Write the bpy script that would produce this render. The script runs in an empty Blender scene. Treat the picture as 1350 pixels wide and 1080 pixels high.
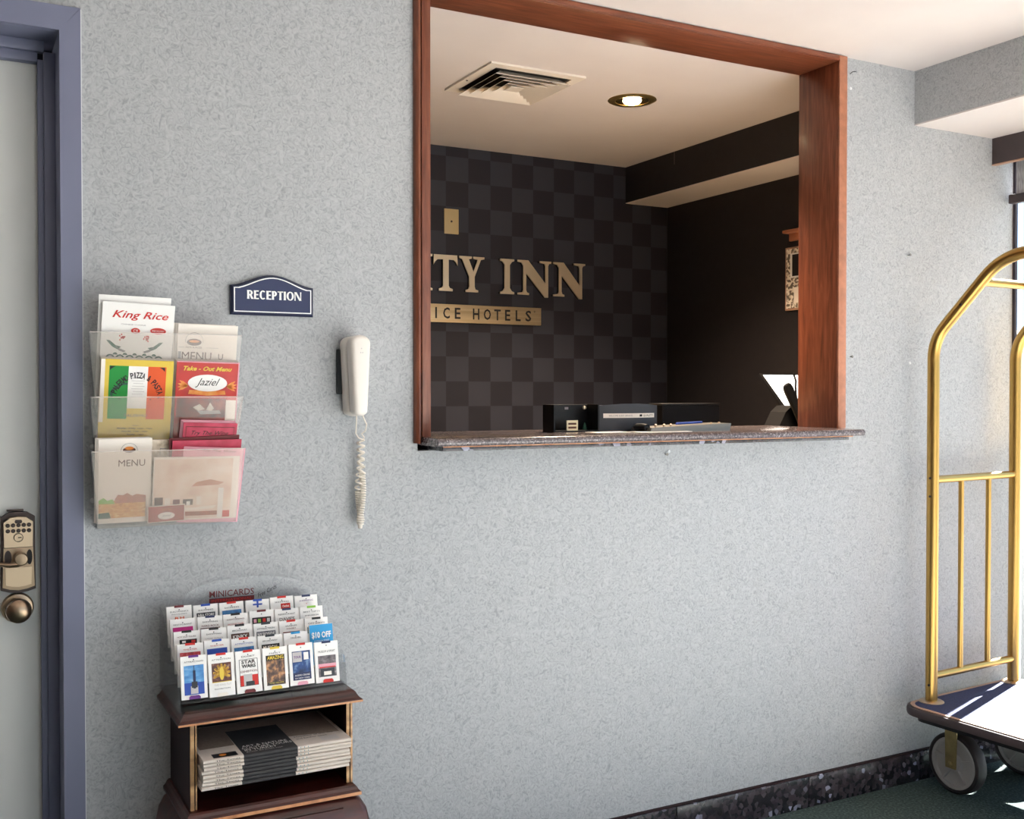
import bpy, bmesh, math, random
from mathutils import Vector, Matrix
random.seed(7)
scene = bpy.context.scene
COL = scene.collection
PI = math.pi

# ------------------------------------------------------------------ camera
cam_d = bpy.data.cameras.new('camera')
cam_d.sensor_width = 36.0
cam_d.lens = 36.0 * 1406.0 / 1350.0
cam_d.clip_start = 0.05
cam = bpy.data.objects.new('camera', cam_d)
COL.objects.link(cam)
cam.location = (0.0, -2.54, 1.322)
cam.rotation_euler = (math.radians(90 - 0.94), 0, math.radians(-28.2))
scene.camera = cam

# ------------------------------------------------------------------ world, sun, exposure
world = bpy.data.worlds.new('world')
scene.world = world
world.use_nodes = True
wn = world.node_tree
for n in list(wn.nodes):
    wn.nodes.remove(n)
w_out = wn.nodes.new('ShaderNodeOutputWorld')
w_bg = wn.nodes.new('ShaderNodeBackground')
w_tc = wn.nodes.new('ShaderNodeTexCoord')
w_sep = wn.nodes.new('ShaderNodeSeparateXYZ')
w_map = wn.nodes.new('ShaderNodeMapRange')
w_ramp = wn.nodes.new('ShaderNodeValToRGB')
w_map.inputs['From Min'].default_value = -1
w_map.inputs['From Max'].default_value = 1
cr = w_ramp.color_ramp
cr.elements[0].position = 0.0
cr.elements[0].color = (0.96, 0.95, 0.95, 1)        # sunlit paving outside
cr.elements[1].position = 1.0
cr.elements[1].color = (0.36, 0.60, 1.0, 1)
e = cr.elements.new(0.49); e.color = (0.96, 0.96, 0.97, 1)
e = cr.elements.new(0.51); e.color = (0.55, 0.76, 1.0, 1)
wn.links.new(w_tc.outputs['Generated'], w_sep.inputs[0])
wn.links.new(w_sep.outputs['Z'], w_map.inputs['Value'])
wn.links.new(w_map.outputs[0], w_ramp.inputs[0])
wn.links.new(w_ramp.outputs[0], w_bg.inputs['Color'])
w_bg.inputs['Strength'].default_value = 2.0
wn.links.new(w_bg.outputs[0], w_out.inputs[0])

sun_d = bpy.data.lights.new('sun', 'SUN')
sun_d.energy = 60.0
sun_d.angle = math.radians(0.53)
sun_d.color = (1.0, 0.98, 0.97)
sun = bpy.data.objects.new('sun', sun_d)
COL.objects.link(sun)
SUN_EL = math.radians(33)
sd = Vector((-0.942 * math.cos(SUN_EL), -0.336 * math.cos(SUN_EL), -math.sin(SUN_EL)))
sun.rotation_euler = sd.to_track_quat('-Z', 'Y').to_euler()
sun.location = (8, 3, 6)

def portal(name, loc, rot, sx, sy):                  # guides sky light through a window opening
    d = bpy.data.lights.new(name, 'AREA')
    d.shape = 'RECTANGLE'; d.size = sx; d.size_y = sy
    d.cycles.is_portal = True
    o = bpy.data.objects.new(name, d); COL.objects.link(o)
    o.location = loc; o.rotation_euler = rot
portal('portal_side', (3.56, -2.6, 1.05), (0, math.radians(90), 0), 2.2, 5.2)
portal('portal_added_window', (1.95, -5.42, 1.1), (math.radians(90), 0, 0), 2.8, 2.2)

scene.view_settings.view_transform = 'Standard'
scene.view_settings.look = 'None'
scene.view_settings.gamma = 1.0
scene.view_settings.use_curve_mapping = False
scene.view_settings.exposure = 0.05

# ------------------------------------------------------------------ helpers: materials
def lin(c):
    if isinstance(c, str):
        c = c.lstrip('#')
        c = tuple(int(c[i:i + 2], 16) / 255 for i in (0, 2, 4))
    return tuple(x / 12.92 if x <= 0.04045 else ((x + 0.055) / 1.055) ** 2.4 for x in c)

class NT:
    def __init__(s, m):
        s.t = m.node_tree; s.N = s.t.nodes; s.L = s.t.links
    def new(s, k, **kw):
        n = s.N.new(k)
        for a, v in kw.items():
            setattr(n, a, v)
        return n
    def link(s, a, b):
        s.L.new(a, b)

MATS = {}
def mat(name, col, rough=0.6, metal=0.0, var=0.0, vscale=20, bump=0.0, bscale=80, spec=None, coat=0.0, emit=None, estr=0.0):
    if name in MATS:
        return MATS[name]
    m = bpy.data.materials.new(name); m.use_nodes = True
    b = m.node_tree.nodes['Principled BSDF']
    c = lin(col)
    b.inputs['Base Color'].default_value = (*c, 1)
    b.inputs['Roughness'].default_value = rough
    b.inputs['Metallic'].default_value = metal
    if spec is not None:
        b.inputs['Specular IOR Level'].default_value = spec
    if coat:
        b.inputs['Coat Weight'].default_value = coat
        b.inputs['Coat Roughness'].default_value = 0.08
    if emit:
        b.inputs['Emission Color'].default_value = (*lin(emit), 1)
        b.inputs['Emission Strength'].default_value = estr
    n = NT(m)
    if var or bump:
        tc = n.new('ShaderNodeTexCoord')
        nz = n.new('ShaderNodeTexNoise'); nz.inputs['Scale'].default_value = vscale; nz.inputs['Detail'].default_value = 4
        n.link(tc.outputs['Object'], nz.inputs['Vector'])
        if var:
            rp = n.new('ShaderNodeValToRGB')
            rp.color_ramp.elements[0].position = 0.3; rp.color_ramp.elements[1].position = 0.7
            rp.color_ramp.elements[0].color = (*[x * (1 - var) for x in c], 1)
            rp.color_ramp.elements[1].color = (*[min(1, x * (1 + var)) for x in c], 1)
            n.link(nz.outputs['Fac'], rp.inputs[0]); n.link(rp.outputs[0], b.inputs['Base Color'])
        if bump:
            n2 = n.new('ShaderNodeTexNoise'); n2.inputs['Scale'].default_value = bscale; n2.inputs['Detail'].default_value = 3
            n.link(tc.outputs['Object'], n2.inputs['Vector'])
            bp = n.new('ShaderNodeBump'); bp.inputs['Strength'].default_value = bump; bp.inputs['Distance'].default_value = 0.004
            n.link(n2.outputs['Fac'], bp.inputs['Height']); n.link(bp.outputs[0], b.inputs['Normal'])
    MATS[name] = m
    return m

def noise_mat(name, stops, scale, rough=0.6, detail=5, distort=0.0, stretch=(1, 1, 1), bump=0.0, bdist=0.002, kind='noise', coat=0.0, metal=0.0):
    """colour ramp over a noise/voronoi pattern in object space"""
    if name in MATS:
        return MATS[name]
    m = bpy.data.materials.new(name); m.use_nodes = True
    b = m.node_tree.nodes['Principled BSDF']
    b.inputs['Roughness'].default_value = rough; b.inputs['Metallic'].default_value = metal
    if coat:
        b.inputs['Coat Weight'].default_value = coat; b.inputs['Coat Roughness'].default_value = 0.12
    n = NT(m)
    tc = n.new('ShaderNodeTexCoord'); mp = n.new('ShaderNodeMapping'); mp.inputs['Scale'].default_value = stretch
    n.link(tc.outputs['Object'], mp.inputs[0])
    if kind == 'noise':
        t = n.new('ShaderNodeTexNoise'); t.inputs['Detail'].default_value = detail; t.inputs['Distortion'].default_value = distort
        o = t.outputs['Fac']
    else:
        t = n.new('ShaderNodeTexVoronoi'); o = t.outputs['Color']
    t.inputs['Scale'].default_value = scale
    n.link(mp.outputs[0], t.inputs['Vector'])
    rp = n.new('ShaderNodeValToRGB')
    r = rp.color_ramp
    r.elements[0].position, r.elements[0].color = stops[0][0], (*lin(stops[0][1]), 1)
    r.elements[1].position, r.elements[1].color = stops[-1][0], (*lin(stops[-1][1]), 1)
    for p, c in stops[1:-1]:
        e = r.elements.new(p); e.color = (*lin(c), 1)
    n.link(o, rp.inputs[0]); n.link(rp.outputs[0], b.inputs['Base Color'])
    if bump:
        bp = n.new('ShaderNodeBump'); bp.inputs['Strength'].default_value = bump; bp.inputs['Distance'].default_value = bdist
        n.link(o, bp.inputs['Height']); n.link(bp.outputs[0], b.inputs['Normal'])
    MATS[name] = m
    return m

def clear_mat(name, tint, haze=0.1, hcol='#ffffff', gloss=0.06, fres=0.6):
    """clear acrylic / thin glass: transparent with some white diffuse haze and a fresnel sheen"""
    if name in MATS:
        return MATS[name]
    m = bpy.data.materials.new(name); m.use_nodes = True
    n = NT(m)
    for x in list(n.N):
        n.N.remove(x)
    out = n.new('ShaderNodeOutputMaterial')
    tr = n.new('ShaderNodeBsdfTransparent'); tr.inputs[0].default_value = (*tint, 1)
    df = n.new('ShaderNodeBsdfDiffuse'); df.inputs[0].default_value = (*lin(hcol), 1)
    gl = n.new('ShaderNodeBsdfGlossy'); gl.inputs['Roughness'].default_value = gloss
    m1 = n.new('ShaderNodeMixShader'); m1.inputs[0].default_value = haze
    m2 = n.new('ShaderNodeMixShader')
    fr = n.new('ShaderNodeFresnel'); fr.inputs[0].default_value = 1.45
    mu = n.new('ShaderNodeMath', operation='MULTIPLY'); mu.inputs[1].default_value = fres
    n.link(fr.outputs[0], mu.inputs[0]); n.link(mu.outputs[0], m2.inputs[0])
    n.link(tr.outputs[0], m1.inputs[1]); n.link(df.outputs[0], m1.inputs[2])
    n.link(m1.outputs[0], m2.inputs[1]); n.link(gl.outputs[0], m2.inputs[2])
    n.link(m2.outputs[0], out.inputs[0])
    MATS[name] = m
    return m

# ------------------------------------------------------------------ helpers: geometry
def box(bm, x0, x1, y0, y1, z0, z1, bevel=0.0, seg=2):
    v = [bm.verts.new(p) for p in ((x0, y0, z0), (x1, y0, z0), (x1, y1, z0), (x0, y1, z0), (x0, y0, z1), (x1, y0, z1), (x1, y1, z1), (x0, y1, z1))]
    fs = [bm.faces.new([v[i] for i in q]) for q in ((3, 2, 1, 0), (4, 5, 6, 7), (0, 1, 5, 4), (1, 2, 6, 5), (2, 3, 7, 6), (3, 0, 4, 7))]
    if bevel:
        es = list({e for f in fs for e in f.edges})
        bmesh.ops.bevel(bm, geom=es, offset=bevel, segments=seg, affect='EDGES', profile=0.5)
    return v

def prism(bm, pts, d0, d1, plane='xz'):
    """closed outline extruded between two depths; plane 'xz' extrudes along y, 'yz' along x, 'xy' along z"""
    f = {'xz': lambda a, b, d: (a, d, b), 'yz': lambda a, b, d: (d, a, b), 'xy': lambda a, b, d: (a, b, d)}[plane]
    A = [bm.verts.new(f(a, b, d0)) for a, b in pts]
    B = [bm.verts.new(f(a, b, d1)) for a, b in pts]
    n = len(pts)
    fs = [bm.faces.new(A), bm.faces.new(B[::-1])]
    for i in range(n):
        j = (i + 1) % n
        fs.append(bm.faces.new((A[j], A[i], B[i], B[j])))
    return fs

def loft(bm, rings, caps=True):
    R = [[bm.verts.new(p) for p in r] for r in rings]
    n = len(R[0])
    for a, b in zip(R, R[1:]):
        for i in range(n):
            j = (i + 1) % n
            bm.faces.new((a[i], a[j], b[j], b[i]))
    if caps:
        bm.faces.new(R[0][::-1]); bm.faces.new(R[-1])

def tube(bm, path, r, seg=12, caps=True, closed=False):
    P = [Vector(p) for p in path]
    n = len(P)
    T = []
    for i in range(n):
        if closed:
            t = P[(i + 1) % n] - P[i - 1]
        else:
            t = P[min(i + 1, n - 1)] - P[max(i - 1, 0)]
        T.append(t.normalized())
    up = Vector((0, 0, 1)) if abs(T[0].z) < 0.9 else Vector((1, 0, 0))
    u = T[0].cross(up).normalized()
    rings = []
    for i in range(n):
        u = (u - T[i] * u.dot(T[i])).normalized()
        w = T[i].cross(u)
        rr = r[i] if isinstance(r, (list, tuple)) else r
        rings.append([P[i] + (u * math.cos(a) + w * math.sin(a)) * rr for a in (2 * PI * k / seg for k in range(seg))])
    if closed:
        rings.append(rings[0])
        loft(bm, rings, False)
        bmesh.ops.remove_doubles(bm, verts=bm.verts, dist=1e-6)
    else:
        loft(bm, rings, caps)

def lathe(bm, prof, seg=24, axis='z', c=(0, 0, 0), caps=True):
    rings = []
    for r, h in prof:
        ring = []
        for k in range(seg):
            a = 2 * PI * k / seg
            p = (r * math.cos(a), r * math.sin(a), h)
            if axis == 'y':
                p = (p[0], h, p[1])
            elif axis == 'x':
                p = (h, p[0], p[1])
            ring.append((p[0] + c[0], p[1] + c[1], p[2] + c[2]))
        rings.append(ring)
    loft(bm, rings, caps)

def fillet(pts, radii, seg=8):
    out = [Vector(pts[0])]
    for i in range(1, len(pts) - 1):
        a, b, c = Vector(pts[i - 1]), Vector(pts[i]), Vector(pts[i + 1])
        d1, d2 = (a - b).normalized(), (c - b).normalized()
        ang = d1.angle(d2)
        t = radii[i - 1] / math.tan(ang / 2)
        p, q = b + d1 * t, b + d2 * t
        cen = b + (d1 + d2).normalized() * (radii[i - 1] / math.sin(ang / 2))
        v0, v1 = p - cen, q - cen
        tot = v0.angle(v1); ax = v0.cross(v1).normalized()
        for k in range(seg + 1):
            out.append(cen + Matrix.Rotation(tot * k / seg, 3, ax) @ v0)
    out.append(Vector(pts[-1]))
    return out

def rrect(x0, x1, z0, z1, r, seg=5):
    o = []
    for cx, cz, a0 in ((x1 - r, z1 - r, 0), (x0 + r, z1 - r, 90), (x0 + r, z0 + r, 180), (x1 - r, z0 + r, 270)):
        for k in range(seg + 1):
            a = math.radians(a0 + 90 * k / seg)
            o.append((cx + r * math.cos(a), cz + r * math.sin(a)))
    return o

def ellipse(cx, cz, rx, rz, n=20):
    return [(cx + rx * math.cos(2 * PI * k / n), cz + rz * math.sin(2 * PI * k / n)) for k in range(n)]

def finish(name, me, m, parent=None, loc=None, rot=None, smooth=35):
    o = bpy.data.objects.new(name, me)
    COL.objects.link(o)
    if m is not None and not me.materials:
        me.materials.append(m)
    if parent is not None:
        o.parent = parent
    if loc is not None:
        o.location = loc
    if rot is not None:
        o.rotation_euler = rot
    return o

def obj(name, bm, m, parent=None, loc=None, rot=None, smooth=35, recalc=True):
    if recalc:
        bmesh.ops.recalc_face_normals(bm, faces=bm.faces)
    me = bpy.data.meshes.new(name)
    bm.to_mesh(me); bm.free()
    if smooth:
        me.polygons.foreach_set('use_smooth', [True] * len(me.polygons))
        me.set_sharp_from_angle(angle=math.radians(smooth))
    return finish(name, me, m, parent, loc, rot)

def BM():
    return bmesh.new()

def b_box(name, m, parent, x0, x1, y0, y1, z0, z1, bevel=0.0, **kw):
    bm = BM(); box(bm, x0, x1, y0, y1, z0, z1, bevel)
    return obj(name, bm, m, parent, **kw)

def b_prism(name, m, parent, pts, d0, d1, plane='xz', **kw):
    bm = BM(); prism(bm, pts, d0, d1, plane)
    return obj(name, bm, m, parent, **kw)

def b_tube(name, m, parent, path, r, seg=12, **kw):
    bm = BM(); tube(bm, path, r, seg)
    return obj(name, bm, m, parent, **kw)

def tag(o, label, cat, group=None):
    o['label'] = label; o['category'] = cat
    if group:
        o['group'] = group
    return o

def thing(name, label, cat, loc=(0, 0, 0), rot=(0, 0, 0), group=None):
    o = bpy.data.objects.new(name, None); COL.objects.link(o)
    o.empty_display_size = 0.05
    o.location = loc; o.rotation_euler = rot
    return tag(o, label, cat, group)

def struct(o, label=None):
    o['kind'] = 'structure'
    if label:
        o['label'] = label
    return o

def copy_tree(o, parent=None):
    c = o.copy(); COL.objects.link(c)
    c.parent = parent
    for ch in o.children:
        copy_tree(ch, c)
    return c

TXT = {}
def text_mesh(s, shear=0.0, bold=0.0):
    k = (s, shear, bold)
    if k in TXT:
        return TXT[k]
    cu = bpy.data.curves.new('lettering', 'FONT')
    cu.body = s; cu.resolution_u = 2; cu.shear = shear; cu.offset = bold
    o = bpy.data.objects.new('lettering_source', cu); COL.objects.link(o)
    bpy.context.view_layer.update()
    dg = bpy.context.evaluated_depsgraph_get()
    me = bpy.data.meshes.new_from_object(o.evaluated_get(dg))
    V = [v.co.copy() for v in me.vertices]; F = [tuple(p.vertices) for p in me.polygons]
    bpy.data.objects.remove(o); bpy.data.curves.remove(cu); bpy.data.meshes.remove(me)
    TXT[k] = (V, F)
    return TXT[k]

def text(parent, s, m, cx, cz, w, h, y=-0.0006, name='lettering', shear=0.0, bold=0.0, ang=0.0, arc=None, depth=0.0):
    """flat lettering in the local x-z plane, fitted to w x h (h of None keeps the aspect), facing -y"""
    V, F = text_mesh(s, shear, bold)
    if not V:
        return None
    xa, xb = min(v.x for v in V), max(v.x for v in V)
    ya, yb = min(v.y for v in V), max(v.y for v in V)
    sx = w / max(1e-6, xb - xa)
    sz = sx if h is None else h / max(1e-6, yb - ya)
    P = []
    for v in V:
        px, pz = (v.x - (xa + xb) / 2) * sx, (v.y - (ya + yb) / 2) * sz
        if arc:
            a = px / arc; r = arc + pz
            px, pz = r * math.sin(a), r * math.cos(a) - arc
        px, pz = px * math.cos(ang) - pz * math.sin(ang), px * math.sin(ang) + pz * math.cos(ang)
        P.append((cx + px, y, cz + pz))
    me = bpy.data.meshes.new('lettering')
    if depth:
        n = len(P)
        bm = BM()
        vs = [bm.verts.new(p) for p in P]
        for f in F:
            try:
                bm.faces.new([vs[i] for i in f])
            except ValueError:
                pass
        r = bmesh.ops.extrude_face_region(bm, geom=list(bm.faces))
        for g in r['geom']:
            if isinstance(g, bmesh.types.BMVert):
                g.co.y -= depth
        bmesh.ops.recalc_face_normals(bm, faces=bm.faces)
        bm.to_mesh(me); bm.free()
    else:
        me.from_pydata(P, [], F)
    return finish(name, me, m, parent)

def flat(parent, name, m, pts, y=-0.0004, t=0.0002):
    """a printed patch with its own paper-ink thickness, in the local x-z plane"""
    bm = BM(); prism(bm, pts, y, y + t)
    return obj(name, bm, m, parent, smooth=0)

def rect(x0, x1, z0, z1):
    return [(x0, z0), (x1, z0), (x1, z1), (x0, z1)]

# ------------------------------------------------------------------ materials
def wallpaper_mat():
    m = bpy.data.materials.new('blue_grey_wallpaper'); m.use_nodes = True
    n = NT(m); b = m.node_tree.nodes['Principled BSDF']
    b.inputs['Roughness'].default_value = 0.72; b.inputs['Specular IOR Level'].default_value = 0.25
    tc = n.new('ShaderNodeTexCoord')
    t1 = n.new('ShaderNodeTexNoise'); t1.inputs['Scale'].default_value = 58; t1.inputs['Detail'].default_value = 3; t1.inputs['Distortion'].default_value = 2.8
    t2 = n.new('ShaderNodeTexNoise'); t2.inputs['Scale'].default_value = 1.3; t2.inputs['Detail'].default_value = 2
    n.link(tc.outputs['Object'], t1.inputs['Vector']); n.link(tc.outputs['Object'], t2.inputs['Vector'])
    r1 = n.new('ShaderNodeValToRGB'); r = r1.color_ramp
    r.elements[0].position = 0.30; r.elements[0].color = (*lin('#9a9b9d'), 1)
    r.elements[1].position = 0.68; r.elements[1].color = (*lin('#babbbc'), 1)
    e = r.elements.new(0.47); e.color = (*lin('#aeafb1'), 1)
    n.link(t1.outputs['Fac'], r1.inputs[0])
    mx = n.new('ShaderNodeMix', data_type='RGBA', blend_type='MULTIPLY')
    r2 = n.new('ShaderNodeValToRGB'); r2.color_ramp.elements[0].color = (0.94, 0.96, 0.98, 1); r2.color_ramp.elements[1].color = (1, 1, 1, 1)
    n.link(t2.outputs['Fac'], r2.inputs[0])
    mx.inputs[0].default_value = 1.0
    n.link(r1.outputs[0], mx.inputs[6]); n.link(r2.outputs[0], mx.inputs[7])
    n.link(mx.outputs[2], b.inputs['Base Color'])
    bp = n.new('ShaderNodeBump'); bp.inputs['Strength'].default_value = 0.35; bp.inputs['Distance'].default_value = 0.0015
    n.link(t1.outputs['Fac'], bp.inputs['Height']); n.link(bp.outputs[0], b.inputs['Normal'])
    return m

def checker_mat():
    """dark tone-on-tone checked wallpaper, 11 cm squares"""
    m = bpy.data.materials.new('black_checked_wallpaper'); m.use_nodes = True
    n = NT(m); b = m.node_tree.nodes['Principled BSDF']
    b.inputs['Roughness'].default_value = 0.5; b.inputs['Specular IOR Level'].default_value = 0.3
    tc = n.new('ShaderNodeTexCoord'); mp = n.new('ShaderNodeMapping')
    mp.inputs['Location'].default_value = (0.015, 0.004, -0.049)
    n.link(tc.outputs['Object'], mp.inputs[0])
    ck = n.new('ShaderNodeTexChecker'); ck.inputs['Scale'].default_value = 1 / 0.11
    ck.inputs['Color1'].default_value = (*lin('#3a3b45'), 1); ck.inputs['Color2'].default_value = (*lin('#2a2931'), 1)
    n.link(mp.outputs[0], ck.inputs['Vector'])
    wv = n.new('ShaderNodeTexWave', bands_direction='Z'); wv.inputs['Scale'].default_value = 160; wv.inputs['Distortion'].default_value = 2
    n.link(tc.outputs['Object'], wv.inputs['Vector'])
    rp = n.new('ShaderNodeValToRGB'); rp.color_ramp.elements[0].color = (0.86, 0.86, 0.86, 1); rp.color_ramp.elements[1].color = (1, 1, 1, 1)
    n.link(wv.outputs['Fac'], rp.inputs[0])
    mx = n.new('ShaderNodeMix', data_type='RGBA', blend_type='MULTIPLY'); mx.inputs[0].default_value = 1
    n.link(ck.outputs['Color'], mx.inputs[6]); n.link(rp.outputs[0], mx.inputs[7])
    n.link(mx.outputs[2], b.inputs['Base Color'])
    return m

M_wall = wallpaper_mat()
M_check = checker_mat()
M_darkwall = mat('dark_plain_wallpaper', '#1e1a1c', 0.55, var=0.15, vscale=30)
M_ceil = noise_mat('warm_white_plaster', [(0.3, '#d6ccc8'), (0.7, '#ddd4d0')], 3, rough=0.8, bump=0.15, bdist=0.003)
M_panel = mat('dark_unseen_wall', '#5b4438', 0.5, var=0.15, vscale=6)
M_paint = mat('white_wall_paint', '#dcd9d2', 0.7, var=0.03)
M_carpet = noise_mat('green_carpet', [(0.25, '#26322f'), (0.5, '#3c4b48'), (0.75, '#61716d')], 130, rough=0.95, detail=3, bump=0.9, bdist=0.004)
M_bounce_floor = noise_mat('pale_bounce_floor', [(0.3, '#b9b6b4'), (0.7, '#c8c5c2')], 6, rough=0.45)
M_granite = noise_mat('dark_granite', [(0.0, '#1b181c'), (0.45, '#2b262b'), (0.66, '#40383c'), (0.86, '#4d464c'), (0.95, '#a3a3b8')], 75, rough=0.25, kind='voronoi', coat=0.3)
M_granite_top = noise_mat('polished_grey_granite', [(0.0, '#40383b'), (0.35, '#574e51'), (0.62, '#6d6263'), (0.85, '#877d7f'), (0.97, '#a9a3a5')], 230, rough=0.22, kind='voronoi', coat=0.4)
M_frame_wood = noise_mat('red_brown_stained_wood', [(0.25, '#582b1b'), (0.5, '#753e28'), (0.75, '#8d5138')], 9, rough=0.38, detail=6, distort=0.8, stretch=(9, 9, 0.8), coat=0.04)
M_frame_wood_h = noise_mat('red_brown_stained_wood_head', [(0.25, '#582b1b'), (0.5, '#753e28'), (0.75, '#8d5138')], 9, rough=0.38, detail=6, distort=0.8, stretch=(0.8, 9, 9), coat=0.04)
M_wood_edge = mat('worn_wood_edge', '#b07458', 0.45, var=0.15, vscale=40)
M_mahog = noise_mat('dark_mahogany', [(0.3, '#2a100c'), (0.55, '#441a13'), (0.8, '#5c271b')], 7, rough=0.35, detail=5, distort=0.6, stretch=(1, 8, 8), coat=0.1)
M_mahog_side = mat('dark_mahogany_side', '#2d191b', 0.55, var=0.2, vscale=12, spec=0.2)
M_mahog_in = mat('dark_cabinet_inside', '#160b0b', 0.6)
M_goldedge = noise_mat('worn_gold_edge', [(0.25, '#5c3a20'), (0.5, '#b98a57'), (0.75, '#d2aa78')], 14, rough=0.4, stretch=(1, 1, 3))
M_copperedge = noise_mat('worn_copper_edge', [(0.2, '#8a4d2d'), (0.5, '#c98757'), (0.8, '#dca475')], 14, rough=0.4, stretch=(2, 1, 1))
M_doorpaint = mat('pale_grey_door_paint', '#dbdbd8', 0.5, var=0.02, vscale=4)
M_doorframe = mat('blue_grey_frame_paint', '#74778f', 0.45, var=0.03, vscale=8)
M_caulk = mat('white_caulk', '#d9dadb', 0.7)
M_brass = mat('brushed_brass_tube', '#c09a58', 0.3, 1.0)
M_gold_letter = mat('brushed_gold_letter', '#efdfc2', 0.32, 0.7)
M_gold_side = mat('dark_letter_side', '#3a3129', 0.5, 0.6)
M_plaque = noise_mat('brushed_gold_plaque', [(0.3, '#cdb58c'), (0.7, '#ead8b4')], 5, rough=0.36, stretch=(0.4, 1, 30), metal=0.75)
M_nickel = mat('antique_nickel', '#a89078', 0.28, 1.0)
M_nickel_lt = mat('satin_bronze_plate', '#cdb498', 0.35, 1.0)
M_nickel_dk = mat('dark_lock_body', '#4d4340', 0.4, 0.8)
M_black = mat('black_plastic', '#0f0e10', 0.4, spec=0.3)
M_blacksoft = mat('matt_black_leatherette', '#0e0d0f', 0.7, spec=0.2)
M_charcoal = mat('charcoal_card', '#2f3036', 0.45)
M_white = mat('white_paper', '#faf7f4', 0.7)
M_cream = mat('cream_paper', '#f8efe5', 0.7)
M_pagedge = mat('paper_edge', '#dcd2c8', 0.8, var=0.1, vscale=300)
M_phone = mat('off_white_plastic', '#ece4dc', 0.32)
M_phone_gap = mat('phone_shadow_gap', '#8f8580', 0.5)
M_cord = mat('off_white_cord', '#e6dccf', 0.45)
M_navy = mat('navy_sign_face', '#202a52', 0.4)
M_navy_edge = mat('navy_sign_edge', '#1c2140', 0.3)
M_signwhite = mat('sign_white', '#f4f4f2', 0.5)
M_acrylic = clear_mat('clear_acrylic', (0.98, 0.985, 0.99), haze=0.035, gloss=0.04, fres=0.3)
M_acrylic_glare = clear_mat('acrylic_pocket_glare', (0.98, 0.965, 0.95), haze=0.09, hcol='#fff4ec', gloss=0.12, fres=0.9)  # white diffuse mix stands for glare on the pocket fronts
M_acrylic_glare2 = clear_mat('acrylic_lower_pocket_glare', (0.99, 0.96, 0.94), haze=0.13, hcol='#fff4ec', gloss=0.12, fres=0.9)  # stronger white mix for the brighter glare on the bottom pocket
M_acrylic_base = clear_mat('clear_acrylic_base', (0.97, 0.97, 0.97), haze=0.0, gloss=0.04, fres=0.35)
M_rim_highlight = clear_mat('acrylic_edge_highlight', (0.95, 0.93, 0.93), haze=0.55, hcol='#fff6f2', gloss=0.1, fres=0.5)  # whitish colour stands for the bright highlight along acrylic edges
M_glass = clear_mat('window_glass', (0.97, 0.99, 0.98), haze=0.0, gloss=0.01, fres=0.5)
M_mullion = mat('dark_bronze_aluminium', '#3a3136', 0.4, 0.3)
M_valance = mat('dark_brown_valance', '#453a3b', 0.55, var=0.1)
M_shade = noise_mat('grey_woven_shade', [(0.3, '#8f8c92'), (0.7, '#c4c2c6')], 60, rough=0.8, stretch=(1, 4, 0.6))
M_deck = mat('navy_cart_carpet', '#2c3050', 0.9, var=0.25, vscale=180, bump=0.4, bscale=300)
M_bumper = mat('dark_brown_rubber_bumper', '#3b2f30', 0.5)
M_bumper_top = mat('tan_deck_rim', '#b08a74', 0.45, var=0.1)
M_tyre = mat('dark_brown_rubber_tyre', '#2a2122', 0.55)
M_wheel = mat('grey_plastic_wheel', '#a5a19f', 0.5, var=0.05)
M_fork = mat('bronze_caster_fork', '#93835a', 0.45, 0.6, var=0.2, vscale=30)
M_steel = mat('worn_steel', '#8a857e', 0.35, 0.9)
M_vent = mat('cream_vent_paint', '#e2d8cc', 0.5)
M_vent_dark = mat('vent_throat', '#3b352f', 0.8)
M_ringgold = mat('gold_downlight_ring', '#b99d63', 0.3, 0.9)
M_reflector = mat('gold_downlight_reflector', '#cdb37a', 0.2, 1.0)
M_bulb = mat('lamp_bulb', '#fff2d8', 0.4, emit='#ffe9c0', estr=30.0)
M_beige = mat('beige_switch_plate', '#c3ae80', 0.45)
M_screen = mat('lit_white_screen', '#ffffff', 0.3, emit='#f7fbff', estr=1.5)
M_red = mat('print_red', '#cf2b22', 0.6)
M_redmenu = noise_mat('print_red_menu', [(0.3, '#b3160c'), (0.7, '#cf2415')], 25, rough=0.35)
M_maroon = mat('print_maroon', '#6b2226', 0.6)
M_green = mat('print_green', '#149238', 0.6)
M_dkgreen = mat('print_dark_green', '#2b5a46', 0.6)
M_orange = mat('print_orange', '#ea5a20', 0.6)
M_flame = noise_mat('print_orange_leaf', [(0.3, '#e8741c'), (0.7, '#f4b05a')], 60, rough=0.5)
M_yellow = mat('print_yellow', '#e9c94c', 0.6)
M_pink = noise_mat('print_deep_pink', [(0.3, '#a8183a'), (0.7, '#c83456')], 40, rough=0.4)
M_palepink = mat('print_pale_pink', '#e9a9b8', 0.6)
M_ink = mat('print_black', '#1b1718', 0.6)
M_grey = mat('print_grey', '#8b8587', 0.6)
M_ltgrey = mat('print_light_grey', '#c9c4c4', 0.6)
M_brown = mat('print_brown', '#5a3324', 0.6)
M_blue = mat('print_blue', '#2a4fae', 0.6)
M_ltblue = mat('print_light_blue', '#2e9bd6', 0.6)
M_teal = mat('print_teal', '#2b7d8e', 0.6)
M_magenta = mat('print_magenta', '#c71f84', 0.6)
M_purple = mat('print_purple', '#6c2f86', 0.6)
M_navyp = mat('print_navy', '#27315a', 0.6)
M_lime = mat('print_lime', '#8cc046', 0.6)

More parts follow.
